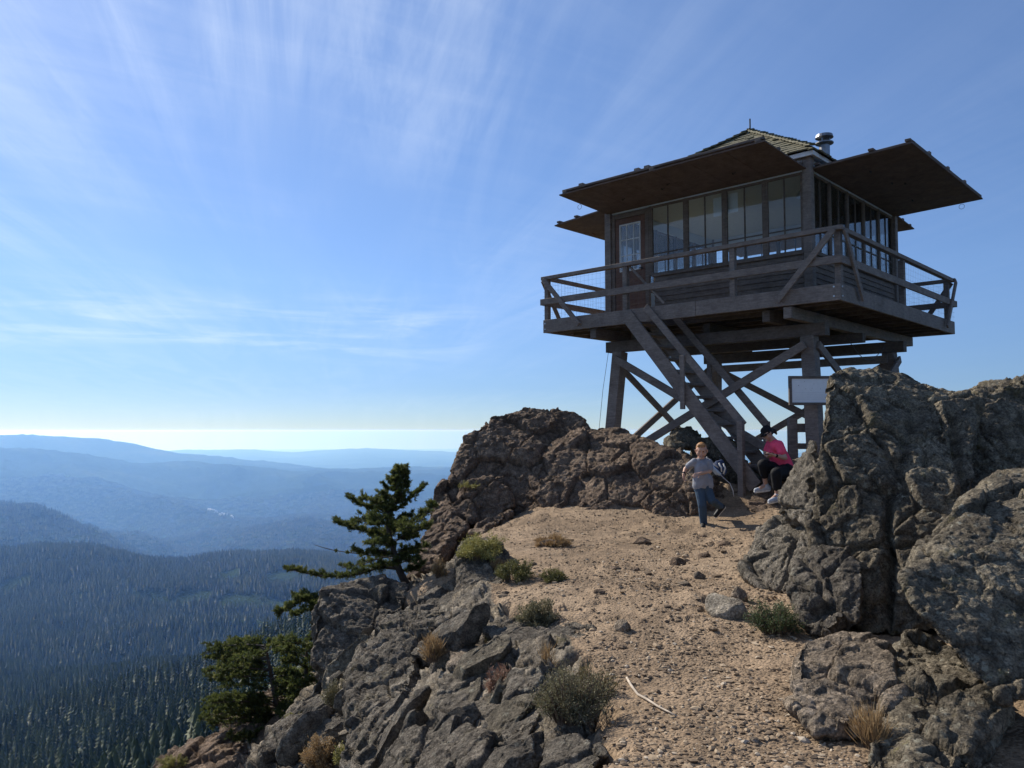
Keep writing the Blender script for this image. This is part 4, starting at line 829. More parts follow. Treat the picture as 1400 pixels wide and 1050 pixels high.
# sign on the near leg
def at_face(px0, px1, py0, py1, Y): a = W(px0, py0, Y); c = W(px1, py1, Y); return a, c
sg = empty('information_sign', W(1114, 556, 13.35)); tag(sg, 'blank-looking white panel in a dark wooden frame fixed in front of the near tower leg', 'sign'); a, c = at_face(1078, 1150, 514, 554, 13.35); b0 = W(1114, 556, 13.35)
x0, x1, z1, z0 = a[0] - b0[0], c[0] - b0[0], a[2] - b0[2], c[2] - b0[2]
b = MB(); b.box(x0 + .04, x1 - .04, -.01, .01, z0 + .04, z1 - .04); b.build('panel', M_SIGN, sg)
b = MB(); b.box(x0, x0 + .045, -.03, .03, z0, z1); b.box(x1 - .045, x1, -.03, .03, z0, z1); b.box(x0 + .046, x1 - .046, -.03, .03, z0, z0 + .045); b.box(x0 + .046, x1 - .046, -.03, .03, z1 - .045, z1); b.build('frame', M_WOODD, sg, bevel=.004)
b = MB(); rr = random.Random(3)
for u, v, s_ in ((.18, .66, .010), (.30, .80, .008), (.32, .55, .008), (.44, .57, .008), (.48, .72, .007), (.42, .50, .006), (.6, .55, .007)): b.box(x0 + u * (x1 - x0), x0 + u * (x1 - x0) + s_, -.0135, -.0105, z0 + v * (z1 - z0), z0 + v * (z1 - z0) + s_)
b.build('marks', M_INK, sg)
b = MB()
for k in range(4): z = z0 + .1 + k * .035; b.box(x0 + .09, x1 - .12 - .1 * (k % 2), -.0125, -.0105, z, z + .003)
b.build('faint_text_lines', plain('faint_ink', (.45, .46, .47), .8, 0, .1, bump=0), sg)
b = MB(); b.box(-.08, -.02, .031, .14, .1, .16); b.box(-.08, -.02, .031, .14, .36, .42); b.build('bracket', M_DMETAL, sg)
# fence beside the woman
fn = empty('fence', W(1085, 672, 13.9)); tag(fn, 'short wooden two-rail fence with a square post behind the seated woman', 'fence'); b0 = Vector(W(1085, 672, 13.9))
b = MB(); b.box(-.077, .077, -.05, .05, -.5, Vector(W(1085, 572, 13.9)).z - b0.z); b.build('post', M_WOOD, fn, bevel=.006)
for y0, y1 in ((579, 591), (606, 614)):
    za, zb = W(1085, y0, 13.9)[2] - b0.z, W(1085, y1, 13.9)[2] - b0.z; b = MB(); b.box(.078, 1.7, -.03, .03, zb, za); b.build('rail', M_WOOD, fn, bevel=.004)
b = MB(); b.box(1.3, 1.45, .031, .15, -.5, 1.2); b.build('post', M_WOOD, fn, bevel=.006)
#@@PART2
# ------------------------------------------------------------------ small plants
def leaves(P, D, Ln, Wd, rr=rng, curl=0):
    """one pointed leaf or needle per row: start, unit direction, length, width"""
    n = len(P); A = rr.normal(size=(n, 3)); S = np.cross(D, A); S /= np.linalg.norm(S, axis=1)[:, None] + 1e-9
    a = P; b = P + D * (Ln * .5)[:, None] + S * (Wd * .5)[:, None]; c = P + D * Ln[:, None]; d = P + D * (Ln * .5)[:, None] - S * (Wd * .5)[:, None]
    if curl: c = c - np.array([0, 0, 1]) * (curl * Ln)[:, None]
    V = np.stack([a, b, c, d], 1).reshape(-1, 3); return V, (np.arange(n) * 4)[:, None] + np.arange(4)[None]
def leaf_obj(name, V, F, tone, mat_, loc, parent=None):
    me = npmesh(name, V, F, False); a = me.attributes.new('tone', 'FLOAT', 'POINT'); a.data.foreach_set('value', np.repeat(tone, 4).astype(np.float32))
    return mobj(name, me, mat_, parent, loc)
def unit(v): return v / (np.linalg.norm(v, axis=-1, keepdims=True) + 1e-9)
def bush(px, py, Y, wpx, hpx, mat_, lab, cat='shrub', n=5000, ll=.022, lw=.008, twigs=70, group=None, seed=0, upr=.6, stem=True, name='shrub', z=None):
    """many thin stems fanning from the ground, leaves set along them; px,py = middle of the foot"""
    r = np.random.default_rng(500 + seed); s = Y / FPX; c = W(px, py, Y); c[2] = (gz1(c[0], c[1]) - .01) if z is None else c[2]
    w_, h_ = wpx * s * .5, hpx * s; e = empty(name, c) if stem else None
    T = []; mb = MB()
    for k in range(twigs):
        a = r.random() * 6.28; q = math.sqrt(r.random()); b0 = np.array([math.cos(a) * q * w_ * .45, math.sin(a) * q * w_ * .45, 0]); lean = q * (1.12 - .5 * r.random())
        tip = np.array([math.cos(a) * lean * w_, math.sin(a) * lean * w_, h_ * (1 - .5 * q * q) * (.35 + .75 * r.random() ** .8) * (.75 + .35 * math.sin(3 * a + seed) * q)]); mid = (b0 + tip) / 2 + np.array([0, 0, h_ * .12]) + r.normal(size=3) * .04 * h_
        T.append((b0, mid, tip)); mb.tube([b0, mid, tip], [.0035, .0028, .0012], 4, False)
    k = r.integers(0, twigs, n); t = .25 + .75 * r.random(n) ** .7; A = np.array(T); p = (1 - t)[:, None] ** 2 * A[k, 0] + (2 * t * (1 - t))[:, None] * A[k, 1] + (t ** 2)[:, None] * A[k, 2]
    tw_ = unit(A[k, 2] - A[k, 0]); D = unit(tw_ * upr + r.normal(size=(n, 3)) * .6); p = p + r.normal(size=(n, 3)) * .012 * (h_ / .25)
    V, F = leaves(p, D, ll * (.6 + .8 * r.random(n)), lw * (.7 + .6 * r.random(n)), r); tone = np.clip(.25 + .5 * t * r.random(n) + .3 * r.random(twigs)[k], 0, 1)
    o = leaf_obj('foliage', V, F, tone, mat_, None, e); mb.build('stems', M_TWIG, e); tag(e, lab, cat, group); return e
M_TWIG = plain('twig', (.14, .10, .07), .8, 0, .3, bump=0)
M_YEL = leaf_mat('yellow_shrub', (.12, .12, .035), (.34, .31, .10), c2=(.48, .43, .18)); M_GRN = leaf_mat('green_leaf', (.06, .065, .022), (.17, .165, .06), c2=(.30, .26, .10))
M_SAGE = leaf_mat('sage_leaf', (.085, .08, .045), (.20, .18, .10), c2=(.34, .28, .17)); M_HEATH = leaf_mat('heather', (.07, .065, .03), (.16, .13, .055), c2=(.30, .20, .08))
M_DRY = leaf_mat('dry_grass', (.20, .12, .06), (.38, .26, .13), c2=(.5, .40, .22)); M_PINK = leaf_mat('red_dry_stems', (.17, .08, .055), (.30, .17, .11)); M_DGRN = leaf_mat('dark_shrub', (.03, .05, .022), (.09, .12, .05), c2=(.18, .20, .08))
bush(655, 764, 9.5, 74, 40, M_YEL, 'pale yellow-green shrub crowning the dark upright rock at the left edge of the path', n=9000, ll=.03, twigs=130, seed=1, z=1)
bush(703, 796, 8.8, 62, 36, M_GRN, 'green and yellow low shrub just right of the dark upright rock', n=6000, seed=2)
bush(683, 775, 9.3, 26, 22, M_DRY, 'orange-tinted small bush behind the green and yellow low shrub', n=2500, seed=3)
bush(755, 752, 10.7, 52, 17, M_DRY, 'tuft of dry grass and green growing on the small earthy hump', 'grass tuft', n=3500, ll=.06, lw=.006, upr=1.3, seed=4, name='grass_tuft')
bush(757, 803, 8.5, 38, 22, M_GRN, 'small round green plant alone on the dirt left of the path centre', 'plant', n=3000, seed=5, name='plant')
bush(690, 872, 6.8, 70, 50, M_HEATH, 'rust-brown half of the heather patch, left side, by the grey rocks', n=9000, ll=.018, seed=6)
bush(735, 862, 6.9, 72, 46, M_SAGE, 'grey-green half of the heather patch, right side, next to the dirt', n=9000, ll=.018, seed=7)
bush(780, 1008, 4.6, 122, 88, M_SAGE, 'largest grey-green bush in the foreground, left of the path', n=10000, ll=.016, lw=.005, twigs=230, seed=8)
bush(805, 965, 5.0, 90, 68, M_HEATH, 'brownish thin bush behind the largest grey-green bush', n=8000, ll=.016, lw=.005, twigs=130, seed=9)
bush(683, 952, 5.6, 42, 48, M_PINK, 'reddish dry twiggy plant hanging over the smooth blue-grey rock', 'plant', n=2500, ll=.022, lw=.004, twigs=60, seed=10, name='plant', z=1)
bush(600, 776, 10.0, 18, 26, M_DRY, 'tiny orange dry grass tuft at the foot of the brown outcrop', 'grass tuft', n=900, ll=.08, lw=.006, upr=1.6, seed=11, name='grass_tuft')
bush(1060, 872, 6.2, 84, 50, M_DGRN, 'dark green shrub on the right edge of the path before the squat block', n=6500, ll=.017, lw=.006, twigs=190, seed=12)
bush(1192, 1000, 4.0, 44, 55, M_DRY, 'yellow grass tuft growing between the tan rock and the grey split rock', 'grass tuft', n=500, ll=.10, lw=.004, twigs=60, upr=2.2, seed=13, name='grass_tuft')
bush(437, 1050, 7.2, 56, 52, M_DRY, 'dry orange-brown bush at the bottom edge low on the cliff', n=5000, ll=.025, seed=14, z=1)
bush(459, 968, 8.4, 38, 42, M_SAGE, 'pale sage bush on the cliff right of the spreading fir', n=3500, ll=.025, seed=15, z=1)
bush(407, 990, 8.8, 44, 20, M_YEL, 'small mustard-yellow plant on top of the steep grey cliff rock', 'plant', n=2500, seed=16, name='plant', z=1)
bush(466, 1046, 6.9, 18, 34, M_YEL, 'thin bright yellow plant low on the cliff beside the orange-brown bush', 'plant', n=1200, seed=17, name='plant', z=1)
bush(236, 1048, 11.6, 38, 17, M_YEL, 'pale yellow cushion plant on the brown ledge at the bottom left', 'plant', n=3500, ll=.02, seed=18, name='plant', z=1)
bush(592, 905, 6.9, 26, 40, M_DRY, 'dry straw-coloured grass rooted in a crack of the left rocks', 'grass tuft', n=700, ll=.08, lw=.005, upr=1.8, seed=19, name='grass_tuft', z=1)
bush(640, 668, 14.1, 34, 12, M_YEL, 'patch of yellow-green growth on the brown outcrop near its left end', 'plant', n=1500, seed=20, name='plant', z=1)
bush(748, 905, 5.6, 20, 45, M_DRY, 'thin dry stalks standing behind the brownish thin bush', 'grass tuft', n=260, ll=.09, lw=.004, twigs=26, upr=2.2, seed=21, name='grass_tuft')

# ------------------------------------------------------------------ twisted firs on the cliff
def bez(P, t):
    P = [np.array(p, float) for p in P]; k = (len(P) - 1) * t; i = min(int(k), len(P) - 2); f = k - i
    a = P[max(i - 1, 0)]; b = P[i]; c = P[i + 1]; d = P[min(i + 2, len(P) - 1)]
    return .5 * ((2 * b) + (c - a) * f + (2 * a - 5 * b + 4 * c - d) * f * f + (3 * b - 3 * c + d - a) * f ** 3)
def fir(lab, trunk, tr_r, branches, seed=0, group=None, needle=.038, nw=.0085, per=34):
    """trunk and branches as (px,py,Y) paths; a branch = (path, radius, twig length, twigs, first leafed part)"""
    r = np.random.default_rng(seed); tp = [W(*p) for p in trunk]; o = tp[0]; e = empty('twisted_fir', o); mb = MB(); K = 10
    mb.tube([bez(tp, t) - o for t in np.linspace(0, 1, 14)], list(np.linspace(tr_r, tr_r * .25, 14)), 9, False); mb.build('trunk', M_BARK, e, smooth=True)
    P = []; D = []; T = []; bb = MB()
    for path, rad, tl, nt_, t0 in branches:
        wp = [W(*p) for p in path]; pts = [bez(wp, t) for t in np.linspace(0, 1, K)]; bb.tube([p - o for p in pts], list(np.linspace(rad, rad * .3, K)), 6, False)
        for k in range(nt_):
            t = t0 + (1 - t0) * (k + r.random()) / nt_; p = bez(wp, t); q = bez(wp, min(1, t + .03)); d = unit(q - p + 1e-6)
            s = unit(np.cross(d, [0, 0, 1])); side = 1 if r.random() > .5 else -1
            dirn = unit(d * (.5 + .4 * r.random()) + s * side * (.3 + .7 * r.random()) + np.array([0, 0, 1]) * (r.random() * .95 - .18)); L = tl * (.5 + .8 * r.random()) * (1 - .35 * t)
            bb.tube([p - o, p + dirn * L * .5 - o, p + dirn * L + np.array([0, 0, .1 * L]) - o], [.006, .004, .002], 4, False)
            sub = [(p, dirn, L)]
            for _ in range(3): tt = .3 + .6 * r.random(); sub.append((p + dirn * L * tt, unit(dirn + r.normal(size=3) * .55), L * .5))
            for (pp, dd, ll) in sub:
                m = int(per * (ll / tl + .3)); u = r.random(m); P.append(pp + dd * (ll * u)[:, None]); nd = unit(dd * .75 + unit(r.normal(size=(m, 3))) * .8 + np.array([0, 0, .25])); D.append(nd); T.append(np.clip(.12 + .45 * r.random() + .35 * u, 0, 1))
    P = np.concatenate(P) - o; D = np.concatenate(D); T = np.concatenate(T); n = len(P)
    V, F = leaves(P, D, needle * (.7 + .6 * r.random(n)), np.full(n, nw), r); leaf_obj('crown', V, F, T, M_FIR, None, e); bb.build('branches', M_BARK, e); tag(e, lab, 'fir tree', group); return e
Y0 = 11.0
def b3(pts, dy=0): return [(x, y, Y0 + dy * i / max(1, len(pts) - 1)) for i, (x, y) in enumerate(pts)]
BR = [(b3([(545, 778), (520, 776), (480, 787), (435, 787), (393, 777)], -.3), .022, .13, 75, .15),
 (b3([(530, 762), (490, 757), (455, 752), (430, 745)], .1), .010, .05, 2, .0), (b3([(538, 755), (515, 752), (500, 757), (484, 752)], -.4), .01, .12, 22, .3),
 (b3([(533, 738), (505, 728), (480, 722), (462, 714)], -.1), .012, .13, 38, .15), (b3([(531, 720), (510, 706), (495, 712), (478, 716)], .4), .010, .14, 26, .2),
 (b3([(531, 706), (512, 696), (494, 690), (477, 680)], 0), .010, .11, 30, .2), (b3([(531, 700), (515, 688), (500, 682)], -.5), .009, .13, 20, .2),
 (b3([(540, 690), (558, 682), (574, 668)], .1), .009, .12, 22, .2), (b3([(538, 728), (560, 718), (582, 704), (592, 692)], .5), .012, .15, 44, .1), (b3([(540, 740), (560, 730), (585, 720)], 0), .012, .16, 36, .1),
 (b3([(543, 760), (560, 756), (580, 748)], .3), .010, .15, 26, .1), (b3([(541, 748), (520, 742), (508, 745)], -.7), .010, .15, 26, .1), (b3([(536, 722), (545, 716), (556, 722)], -.9), .010, .15, 34, .1), (b3([(536, 712), (520, 708), (512, 718)], -.9), .010, .15, 30, .1),
 (b3([(534, 735), (524, 728), (514, 734)], .9), .010, .15, 30, .1), (b3([(548, 770), (565, 764), (572, 772)], -.4), .008, .13, 18, .1), (b3([(540, 765), (525, 762), (500, 770), (470, 776)], .5), .01, .13, 26, .2)]
for k in range(16):
    y = 782 - k * 5.5; x = 546 - (782 - y) * .19 + max(0, 735 - y) * .12; a = k * 2.4; l = 26 + 8 * math.sin(k * 1.7); BR.append(([(x, y, Y0), (x + l * .5 * math.cos(a), y - 2, Y0 + l * .006 * math.sin(a)), (x + l * math.cos(a), y - 5, Y0 + l * .011 * math.sin(a))], .007, .11, 13, .2))
for k, (y, l) in enumerate(((700, 24), (690, 20), (682, 24), (672, 19), (664, 16), (656, 11), (650, 7))):
    xc = 531 + (700 - y) * .36
    for j in range(4):
        a = k * 1.1 + j * 1.57; BR.append(([(xc, y, Y0), (xc + l * .5 * math.cos(a), y - 3, Y0 + l * .006 * math.sin(a)), (xc + l * .85 * math.cos(a), y - 9, Y0 + l * .010 * math.sin(a))], .006, .09, 9, .15))
fir('small twisted fir leaning from the cliff edge with one long low branch reaching left', [(556, 800, Y0 + .1), (546, 780, Y0), (541, 762, Y0), (533, 735, Y0), (531, 706, Y0), (541, 675, Y0), (548, 648, Y0)], .055, BR, 21)
Y0 = 10.4
fir('fir branch poking out left from behind the jutting grey block', [(445, 850, Y0 + .3), (440, 835, Y0 + .2), (432, 822, Y0)], .03,
    [(b3([(440, 834), (420, 822), (400, 826), (386, 838)], -.2), .012, .12, 42, .1), (b3([(438, 828), (425, 818), (408, 815)], .1), .01, .12, 26, .1), (b3([(442, 838), (420, 834), (405, 842)], -.4), .01, .10, 20, .1)], 22)
Y0 = 12.4; BR = []; r_ = random.Random(12)
TR = [(395, 1010), (385, 985), (378, 960), (372, 930), (366, 900), (362, 880)]
for k in range(64):
    t = r_.random(); i = t * 4.99; j = int(i); f_ = i - j; x = TR[j][0] * (1 - f_) + TR[j + 1][0] * f_; y = TR[j][1] * (1 - f_) + TR[j + 1][1] * f_
    side = -1 if r_.random() < .60 else 1; L = (112 if side < 0 else 55) * (1 - .35 * t) * r_.uniform(.55, 1.08) * (1.0 if t > .12 else .7); up = r_.uniform(-6, 22); dy = r_.uniform(-1.3, 1.0)
    BR.append(([(x, y, Y0), (x + side * L * .5, y - up * .5, Y0 + dy * .5), (x + side * L, y - up * .8 + 6, Y0 + dy)], .012, .14, 24, .15))
fir('broad dense spreading fir below the cliff on the left, like a bush', [(p[0], p[1], Y0) for p in TR], .06, BR, 23, per=26, needle=.042, nw=.011)
Y0 = 11.8; BR = []
for k in range(16):
    y = 985 - k * 7.2; side = 1 if k % 2 else -1; L = r_.uniform(18, 36); BR.append(([(418, y, Y0), (418 + side * L * .5, y - 6, Y0 + r_.uniform(-.4, .4)), (418 + side * L, y - 8, Y0 + r_.uniform(-.8, .8))], .010, .15, 24, .1))
fir('upright dark fir crowded against the cliff right of the spreading fir', [(420, 1000, Y0), (418, 940, Y0), (420, 870, Y0)], .05, BR, 24, per=26, needle=.042, nw=.011)

# ------------------------------------------------------------------ the forest below
def conifer(seed, tiers, arms):
    """crown of a spruce, height 1: drooping ragged arms in tiers"""
    r = np.random.default_rng(seed); V = []; F = []; n = 0
    for i in range(tiers):
        q = i / tiers; z = .10 + .88 * q; rad = (.215 + .03 * r.random()) * (1 - q) ** .85 * (.8 + .35 * r.random()) + .008; a0 = r.random() * 6.28
        for j in range(arms):
            a = a0 + 6.283 * (j + .5 * r.random()) / arms; L = rad * (.65 + .55 * r.random()); c, s = math.cos(a), math.sin(a); wd = rad * .42 + .006; dz = .045 + .10 * L
            V += [(0, 0, z + .045), (c * L * .55 - s * wd, s * L * .55 + c * wd, z - dz * .45), (c * L, s * L, z - dz), (c * L * .55 + s * wd, s * L * .55 - c * wd, z - dz * .45)]
            F += [(n, n + 1, n + 2), (n, n + 2, n + 3)]; n += 4
    V.append((0, 0, 1.0)); k = n; n += 1
    for j in range(4): a = j * 1.571; V.append((math.cos(a) * .012, math.sin(a) * .012, .90)); F.append((k, n + j, n + (j + 1) % 4))
    return npmesh('conifer_crown', np.array(V), np.array(F), False)
def bare(m, s):
    V = np.empty(len(m.vertices) * 3, np.float32); m.vertices.foreach_get('co', V); V = V.reshape(-1, 3); r = np.random.default_rng(s); k = 1 + .35 * fbm(V * np.array([0, 0, 6.]) + s * 5, 2, s); V[:, :2] *= k[:, None]; V[:, 0] += .015 * np.sin(V[:, 2] * 5 + s); m.vertices.foreach_set('co', V.ravel()); m.update(); return m
near_crowns = [bare(conifer(s, 26, 9), s) for s in range(5)]; far_crowns = [conifer(40 + s, 9, 6) for s in range(4)]
for m in near_crowns + far_crowns: m.materials.append(M_FOREST)
tm = MB(); tm.tube([(0, 0, -.1), (0, 0, .3), (0, 0, .93)], [.014, .011, .002], 6, False); trunk_me = bpy.data.meshes.new('conifer_trunk'); trunk_me.from_pydata(tm.V, [], tm.F); trunk_me.materials.append(M_BARK)
def clump(seed):
    r = np.random.default_rng(seed); Vs = []; Fs = []; n = 0; src = far_crowns[seed % 4]; V = np.empty(len(src.vertices) * 3, np.float32); src.vertices.foreach_get('co', V); V = V.reshape(-1, 3); F = np.array([list(p.vertices) for p in src.polygons])
    for k in range(10):
        h = 19 + 10 * r.random(); Vs.append(V * h + np.array([(r.random() - .5) * 38, (r.random() - .5) * 38, -2])); Fs.append(F + n); n += len(V)
    me = npmesh('conifer_clump', np.concatenate(Vs), np.concatenate(Fs), False); me.materials.append(M_FOREST); return me
clumps = [clump(s) for s in range(3)]
def scatter(r0, r1, area, a0=-.66, a1=.02, power=1.):
    n = int((a1 - a0) / 2 * (r1 * r1 - r0 * r0) / area); r = np.sqrt(r0 * r0 + (r1 * r1 - r0 * r0) * rng.random(n) ** power); a = a0 + (a1 - a0) * rng.random(n); return np.sin(a) * r, np.cos(a) * r
def far_z1(X, Y): return far_z(X, Y) - np.interp(np.hypot(X, Y), [26, 60], [3., 0])
X, Y = scatter(110, 1500, 30); Z = far_z1(X, Y); H = 9 + 17 * rng.random(len(X)) ** .8; H *= np.interp(np.hypot(X, Y), [110, 400], [.55, 1]); 
P3 = np.stack([X, Y, Z], 1)
gapn = fbm(P3 / 70, 3, 90) > -.36; X, Y, Z, H = X[gapn], Y[gapn], Z[gapn], H[gapn]
pxs = 700 + FPX * X / Y; pys = 588 - FPX * (Z + H) / Y; seen = (pxs > -15) & (pxs < 430) & (pys < 1060) & (pys > 800); rr_ = np.where(seen, np.hypot(X, Y), 1e9); order = np.argsort(rr_)[:260]
first = None
for k, i in enumerate(order):
    e = bpy.data.objects.new('conifer', None); e.location = (X[i], Y[i], Z[i] - .3); e.rotation_euler = (0, 0, rng.random() * 6.28); s = H[i] * .9; q_ = rng.uniform(.85, 1.35); e.scale = (s * q_, s * q_, s); link(e)
    c = bpy.data.objects.new('crown', near_crowns[k % 5]); link(c, e); t = bpy.data.objects.new('trunk', trunk_me); link(t, e)
    tag(e, 'dark green conifer among the nearest trees of the forest far below the cliff, lower left', 'conifer', 'nearest conifers of the forest below')
keep = np.ones(len(X), bool); keep[order] = False
def instancer(name, lab, X, Y, Z, H, meshes):
    me = bpy.data.meshes.new(name); me.vertices.add(len(X)); me.vertices.foreach_set('co', np.stack([X, Y, Z], 1).astype(np.float32).ravel())
    for nm, v in (('scl', H), ('rot', rng.random(len(X)) * 6.28)): a = me.attributes.new(nm, 'FLOAT', 'POINT'); a.data.foreach_set('value', v.astype(np.float32))
    o = bpy.data.objects.new(name, me); link(o); g = bpy.data.node_groups.new(name, 'GeometryNodeTree'); g.interface.new_socket('Geometry', in_out='INPUT', socket_type='NodeSocketGeometry'); g.interface.new_socket('Geometry', in_out='OUTPUT', socket_type='NodeSocketGeometry')
    gi = g.nodes.new('NodeGroupInput'); go = g.nodes.new('NodeGroupOutput'); ip = g.nodes.new('GeometryNodeInstanceOnPoints'); jn = g.nodes.new('GeometryNodeJoinGeometry')
    for m in meshes[::-1]:
        so = bpy.data.objects.new(name + '_source', m); oi = g.nodes.new('GeometryNodeObjectInfo'); oi.inputs['As Instance'].default_value = True; oi.inputs[0].default_value = so; g.links.new(oi.outputs['Geometry'], jn.inputs[0])
    g.links.new(gi.outputs[0], ip.inputs['Points']); g.links.new(jn.outputs[0], ip.inputs['Instance']); ip.inputs['Pick Instance'].default_value = True
    ri = g.nodes.new('FunctionNodeRandomValue'); ri.data_type = 'INT'; ri.inputs[4].default_value = 0; ri.inputs[5].default_value = len(meshes) - 1; g.links.new(ri.outputs[2], ip.inputs['Instance Index'])
    for nm, s_ in (('scl', 'Scale'), ('rot', 'Rotation')):
        na = g.nodes.new('GeometryNodeInputNamedAttribute'); na.data_type = 'FLOAT'; na.inputs[0].default_value = nm; cb_ = g.nodes.new('ShaderNodeCombineXYZ')
        for k in ((0, 1, 2) if nm == 'scl' else (2,)): g.links.new(na.outputs[0], cb_.inputs[k])
        g.links.new(cb_.outputs[0], ip.inputs[s_])
    g.links.new(ip.outputs[0], go.inputs[0]); md = o.modifiers.new('scatter', 'NODES'); md.node_group = g; tag(o, lab, 'forest', kind='stuff'); return o
instancer('forest', 'dense conifer forest covering the slopes just below the cliff', X[keep], Y[keep], Z[keep], H[keep], far_crowns)
X, Y = scatter(1500, 4200, 55, -.62, .0); Z = far_z1(X, Y); g_ = fbm(np.stack([X, Y, X * 0], 1) / 180, 4, 91) > -.40; instancer('forest', 'blue-hazed conifer forest on the middle hill with its serrated skyline', X[g_], Y[g_], Z[g_], (10 + 16 * rng.random(len(X)))[g_], far_crowns)
X, Y = scatter(4200, 10500, 1500, -.62, .0); Z = far_z1(X, Y); instancer('forest', 'distant hazy forest on the ridges behind the middle hill', X, Y, Z, .8 + .4 * rng.random(len(X)), clumps)
# a few pale buildings of the far valley town
r_ = random.Random(5)
M_TOWN = plain('pale_building', (.50, .49, .47), .7, 0, .05, bump=0)
for k in range(16):
    px = r_.uniform(288, 322); Yk = 8100 + (322 - px) * 14 + r_.uniform(-60, 60); X1 = (px - 700) / FPX * Yk; z = float(far_z(np.array([X1]), np.array([Yk]))[0]) + 20; w2, d2, h2 = r_.uniform(7, 16), r_.uniform(6, 10), r_.uniform(4, 7)
    b = MB(); b.add([(-w2, -d2, -25), (w2, -d2, -25), (w2, d2, -25), (-w2, d2, -25), (-w2, -d2, h2), (w2, -d2, h2), (w2, d2, h2), (-w2, d2, h2), (-w2, 0, h2 + 6), (w2, 0, h2 + 6)], [(0, 1, 5, 4), (1, 2, 6, 9, 5), (2, 3, 7, 6), (3, 0, 4, 8, 7), (4, 5, 9, 8), (6, 7, 8, 9)])
    o = b.build('valley_building', M_TOWN, loc=(X1, Yk, z)); o.rotation_euler = (0, 0, r_.random() * 3); tag(o, 'tiny pale building of the town in the far valley', 'building', 'buildings of the far valley town')

# ------------------------------------------------------------------ people
bm = bmesh.new(); bmesh.ops.create_icosphere(bm, subdivisions=2, radius=1); SPH = np.array([v.co[:] for v in bm.verts]); bm.free()
def capsules(bm, caps):
    for c in caps:
        if len(c) == 4: p, q, a, b_ = c; hull_into(bm, np.concatenate([SPH * a + np.array(p), SPH * b_ + np.array(q)]))
        else: p, rad, rot = c; M = np.array(Matrix.Rotation(rot, 3, 'Y')); hull_into(bm, (SPH * np.array(rad)) @ M.T + np.array(p))
def flesh(name, caps, mat_, parent, o, voxel=.007, sm=4):
    bm = bmesh.new(); capsules(bm, caps); V, Nn, F = remeshed(bm, voxel, sm, .5); return mobj(name, npmesh(name, V - o, F, True), mat_, parent)
def cloth_mat(name, c, fold=.5, sc=9):
    m, t, b = mat(name); n = noise(t, sc, 4, .6, .6); n2 = noise(t, 90, 2, .5); col = mix(t, 1, c, ramp(t, n.outputs[0], [(.3, .85), (.7, 1.12)]), 'MULTIPLY'); t.links.new(col, b.inputs['Base Color']); b.inputs['Roughness'].default_value = .85
    p = bumpn(t, b, n.outputs[0], fold, .03); bumpn(t, b, n2.outputs[0], .15, .004, p); return m
M_SKIN = plain('skin', (.52, .31, .22), .5, 0, .08, 20, .05); M_SKIN2 = plain('skin_pale', (.48, .30, .22), .5, 0, .08, 20, .05)
M_HAIR1 = plain('auburn_hair', (.33, .17, .07), .55, 0, .35, 60, .6); M_HAIR2 = plain('dark_hair', (.035, .025, .02), .5, 0, .35, 60, .6)
M_TEE = cloth_mat('grey_tee', (.27, .28, .31)); M_JEAN = cloth_mat('blue_jeans', (.05, .085, .13), .6); M_SHOE = plain('black_shoe', (.02, .02, .02), .6); M_SOLE = plain('white_sole', (.7, .7, .68), .6)
M_PINKT = cloth_mat('coral_pink_tee', (.92, .09, .18)); M_BLACK = cloth_mat('black_fabric', (.012, .012, .014)); M_GSHOE = plain('grey_shoe', (.42, .45, .50), .6); M_NAVY = cloth_mat('navy_fabric', (.04, .06, .12)); M_LBLUE = cloth_mat('pale_blue_fabric', (.45, .56, .68)); M_EYE = plain('eye', (.03, .02, .02), .2, bump=0); M_LIP = plain('lip', (.40, .16, .13), .5, bump=0)
def hand(wrist, d, palm_n, k=1.0, curl=.5):
    """palm and five fingers; d = pointing direction, palm_n = side the palm faces"""
    wrist = np.array(wrist); d = unit(np.array(d, float)); pn = np.array(palm_n, float); pn = unit(pn - d * pn.dot(d)); s = np.cross(d, pn); C = []
    pc = wrist + d * .045 * k
    for u in (-1, -.33, .33, 1): C.append((wrist + s * u * .016 * k, wrist + d * .075 * k + s * u * .030 * k, .013 * k, .011 * k))
    for u, L in ((-1, .055), (-.33, .068), (.33, .072), (1, .062)):
        b0 = wrist + d * .078 * k + s * u * .028 * k; d1 = unit(d + pn * curl); d2 = unit(d + pn * curl * 2.6); m1 = b0 + d1 * L * .5 * k; C.append((b0, m1, .0085 * k, .0078 * k)); C.append((m1, m1 + d2 * L * .5 * k, .0078 * k, .0065 * k))
    b0 = wrist + d * .025 * k + s * .026 * k; m1 = b0 + unit(d * .6 + s + pn * .4) * .035 * k; C.append((b0, m1, .011 * k, .009 * k)); C.append((m1, m1 + unit(d + s * .3 + pn * .5) * .03 * k, .009 * k, .0075 * k)); return C
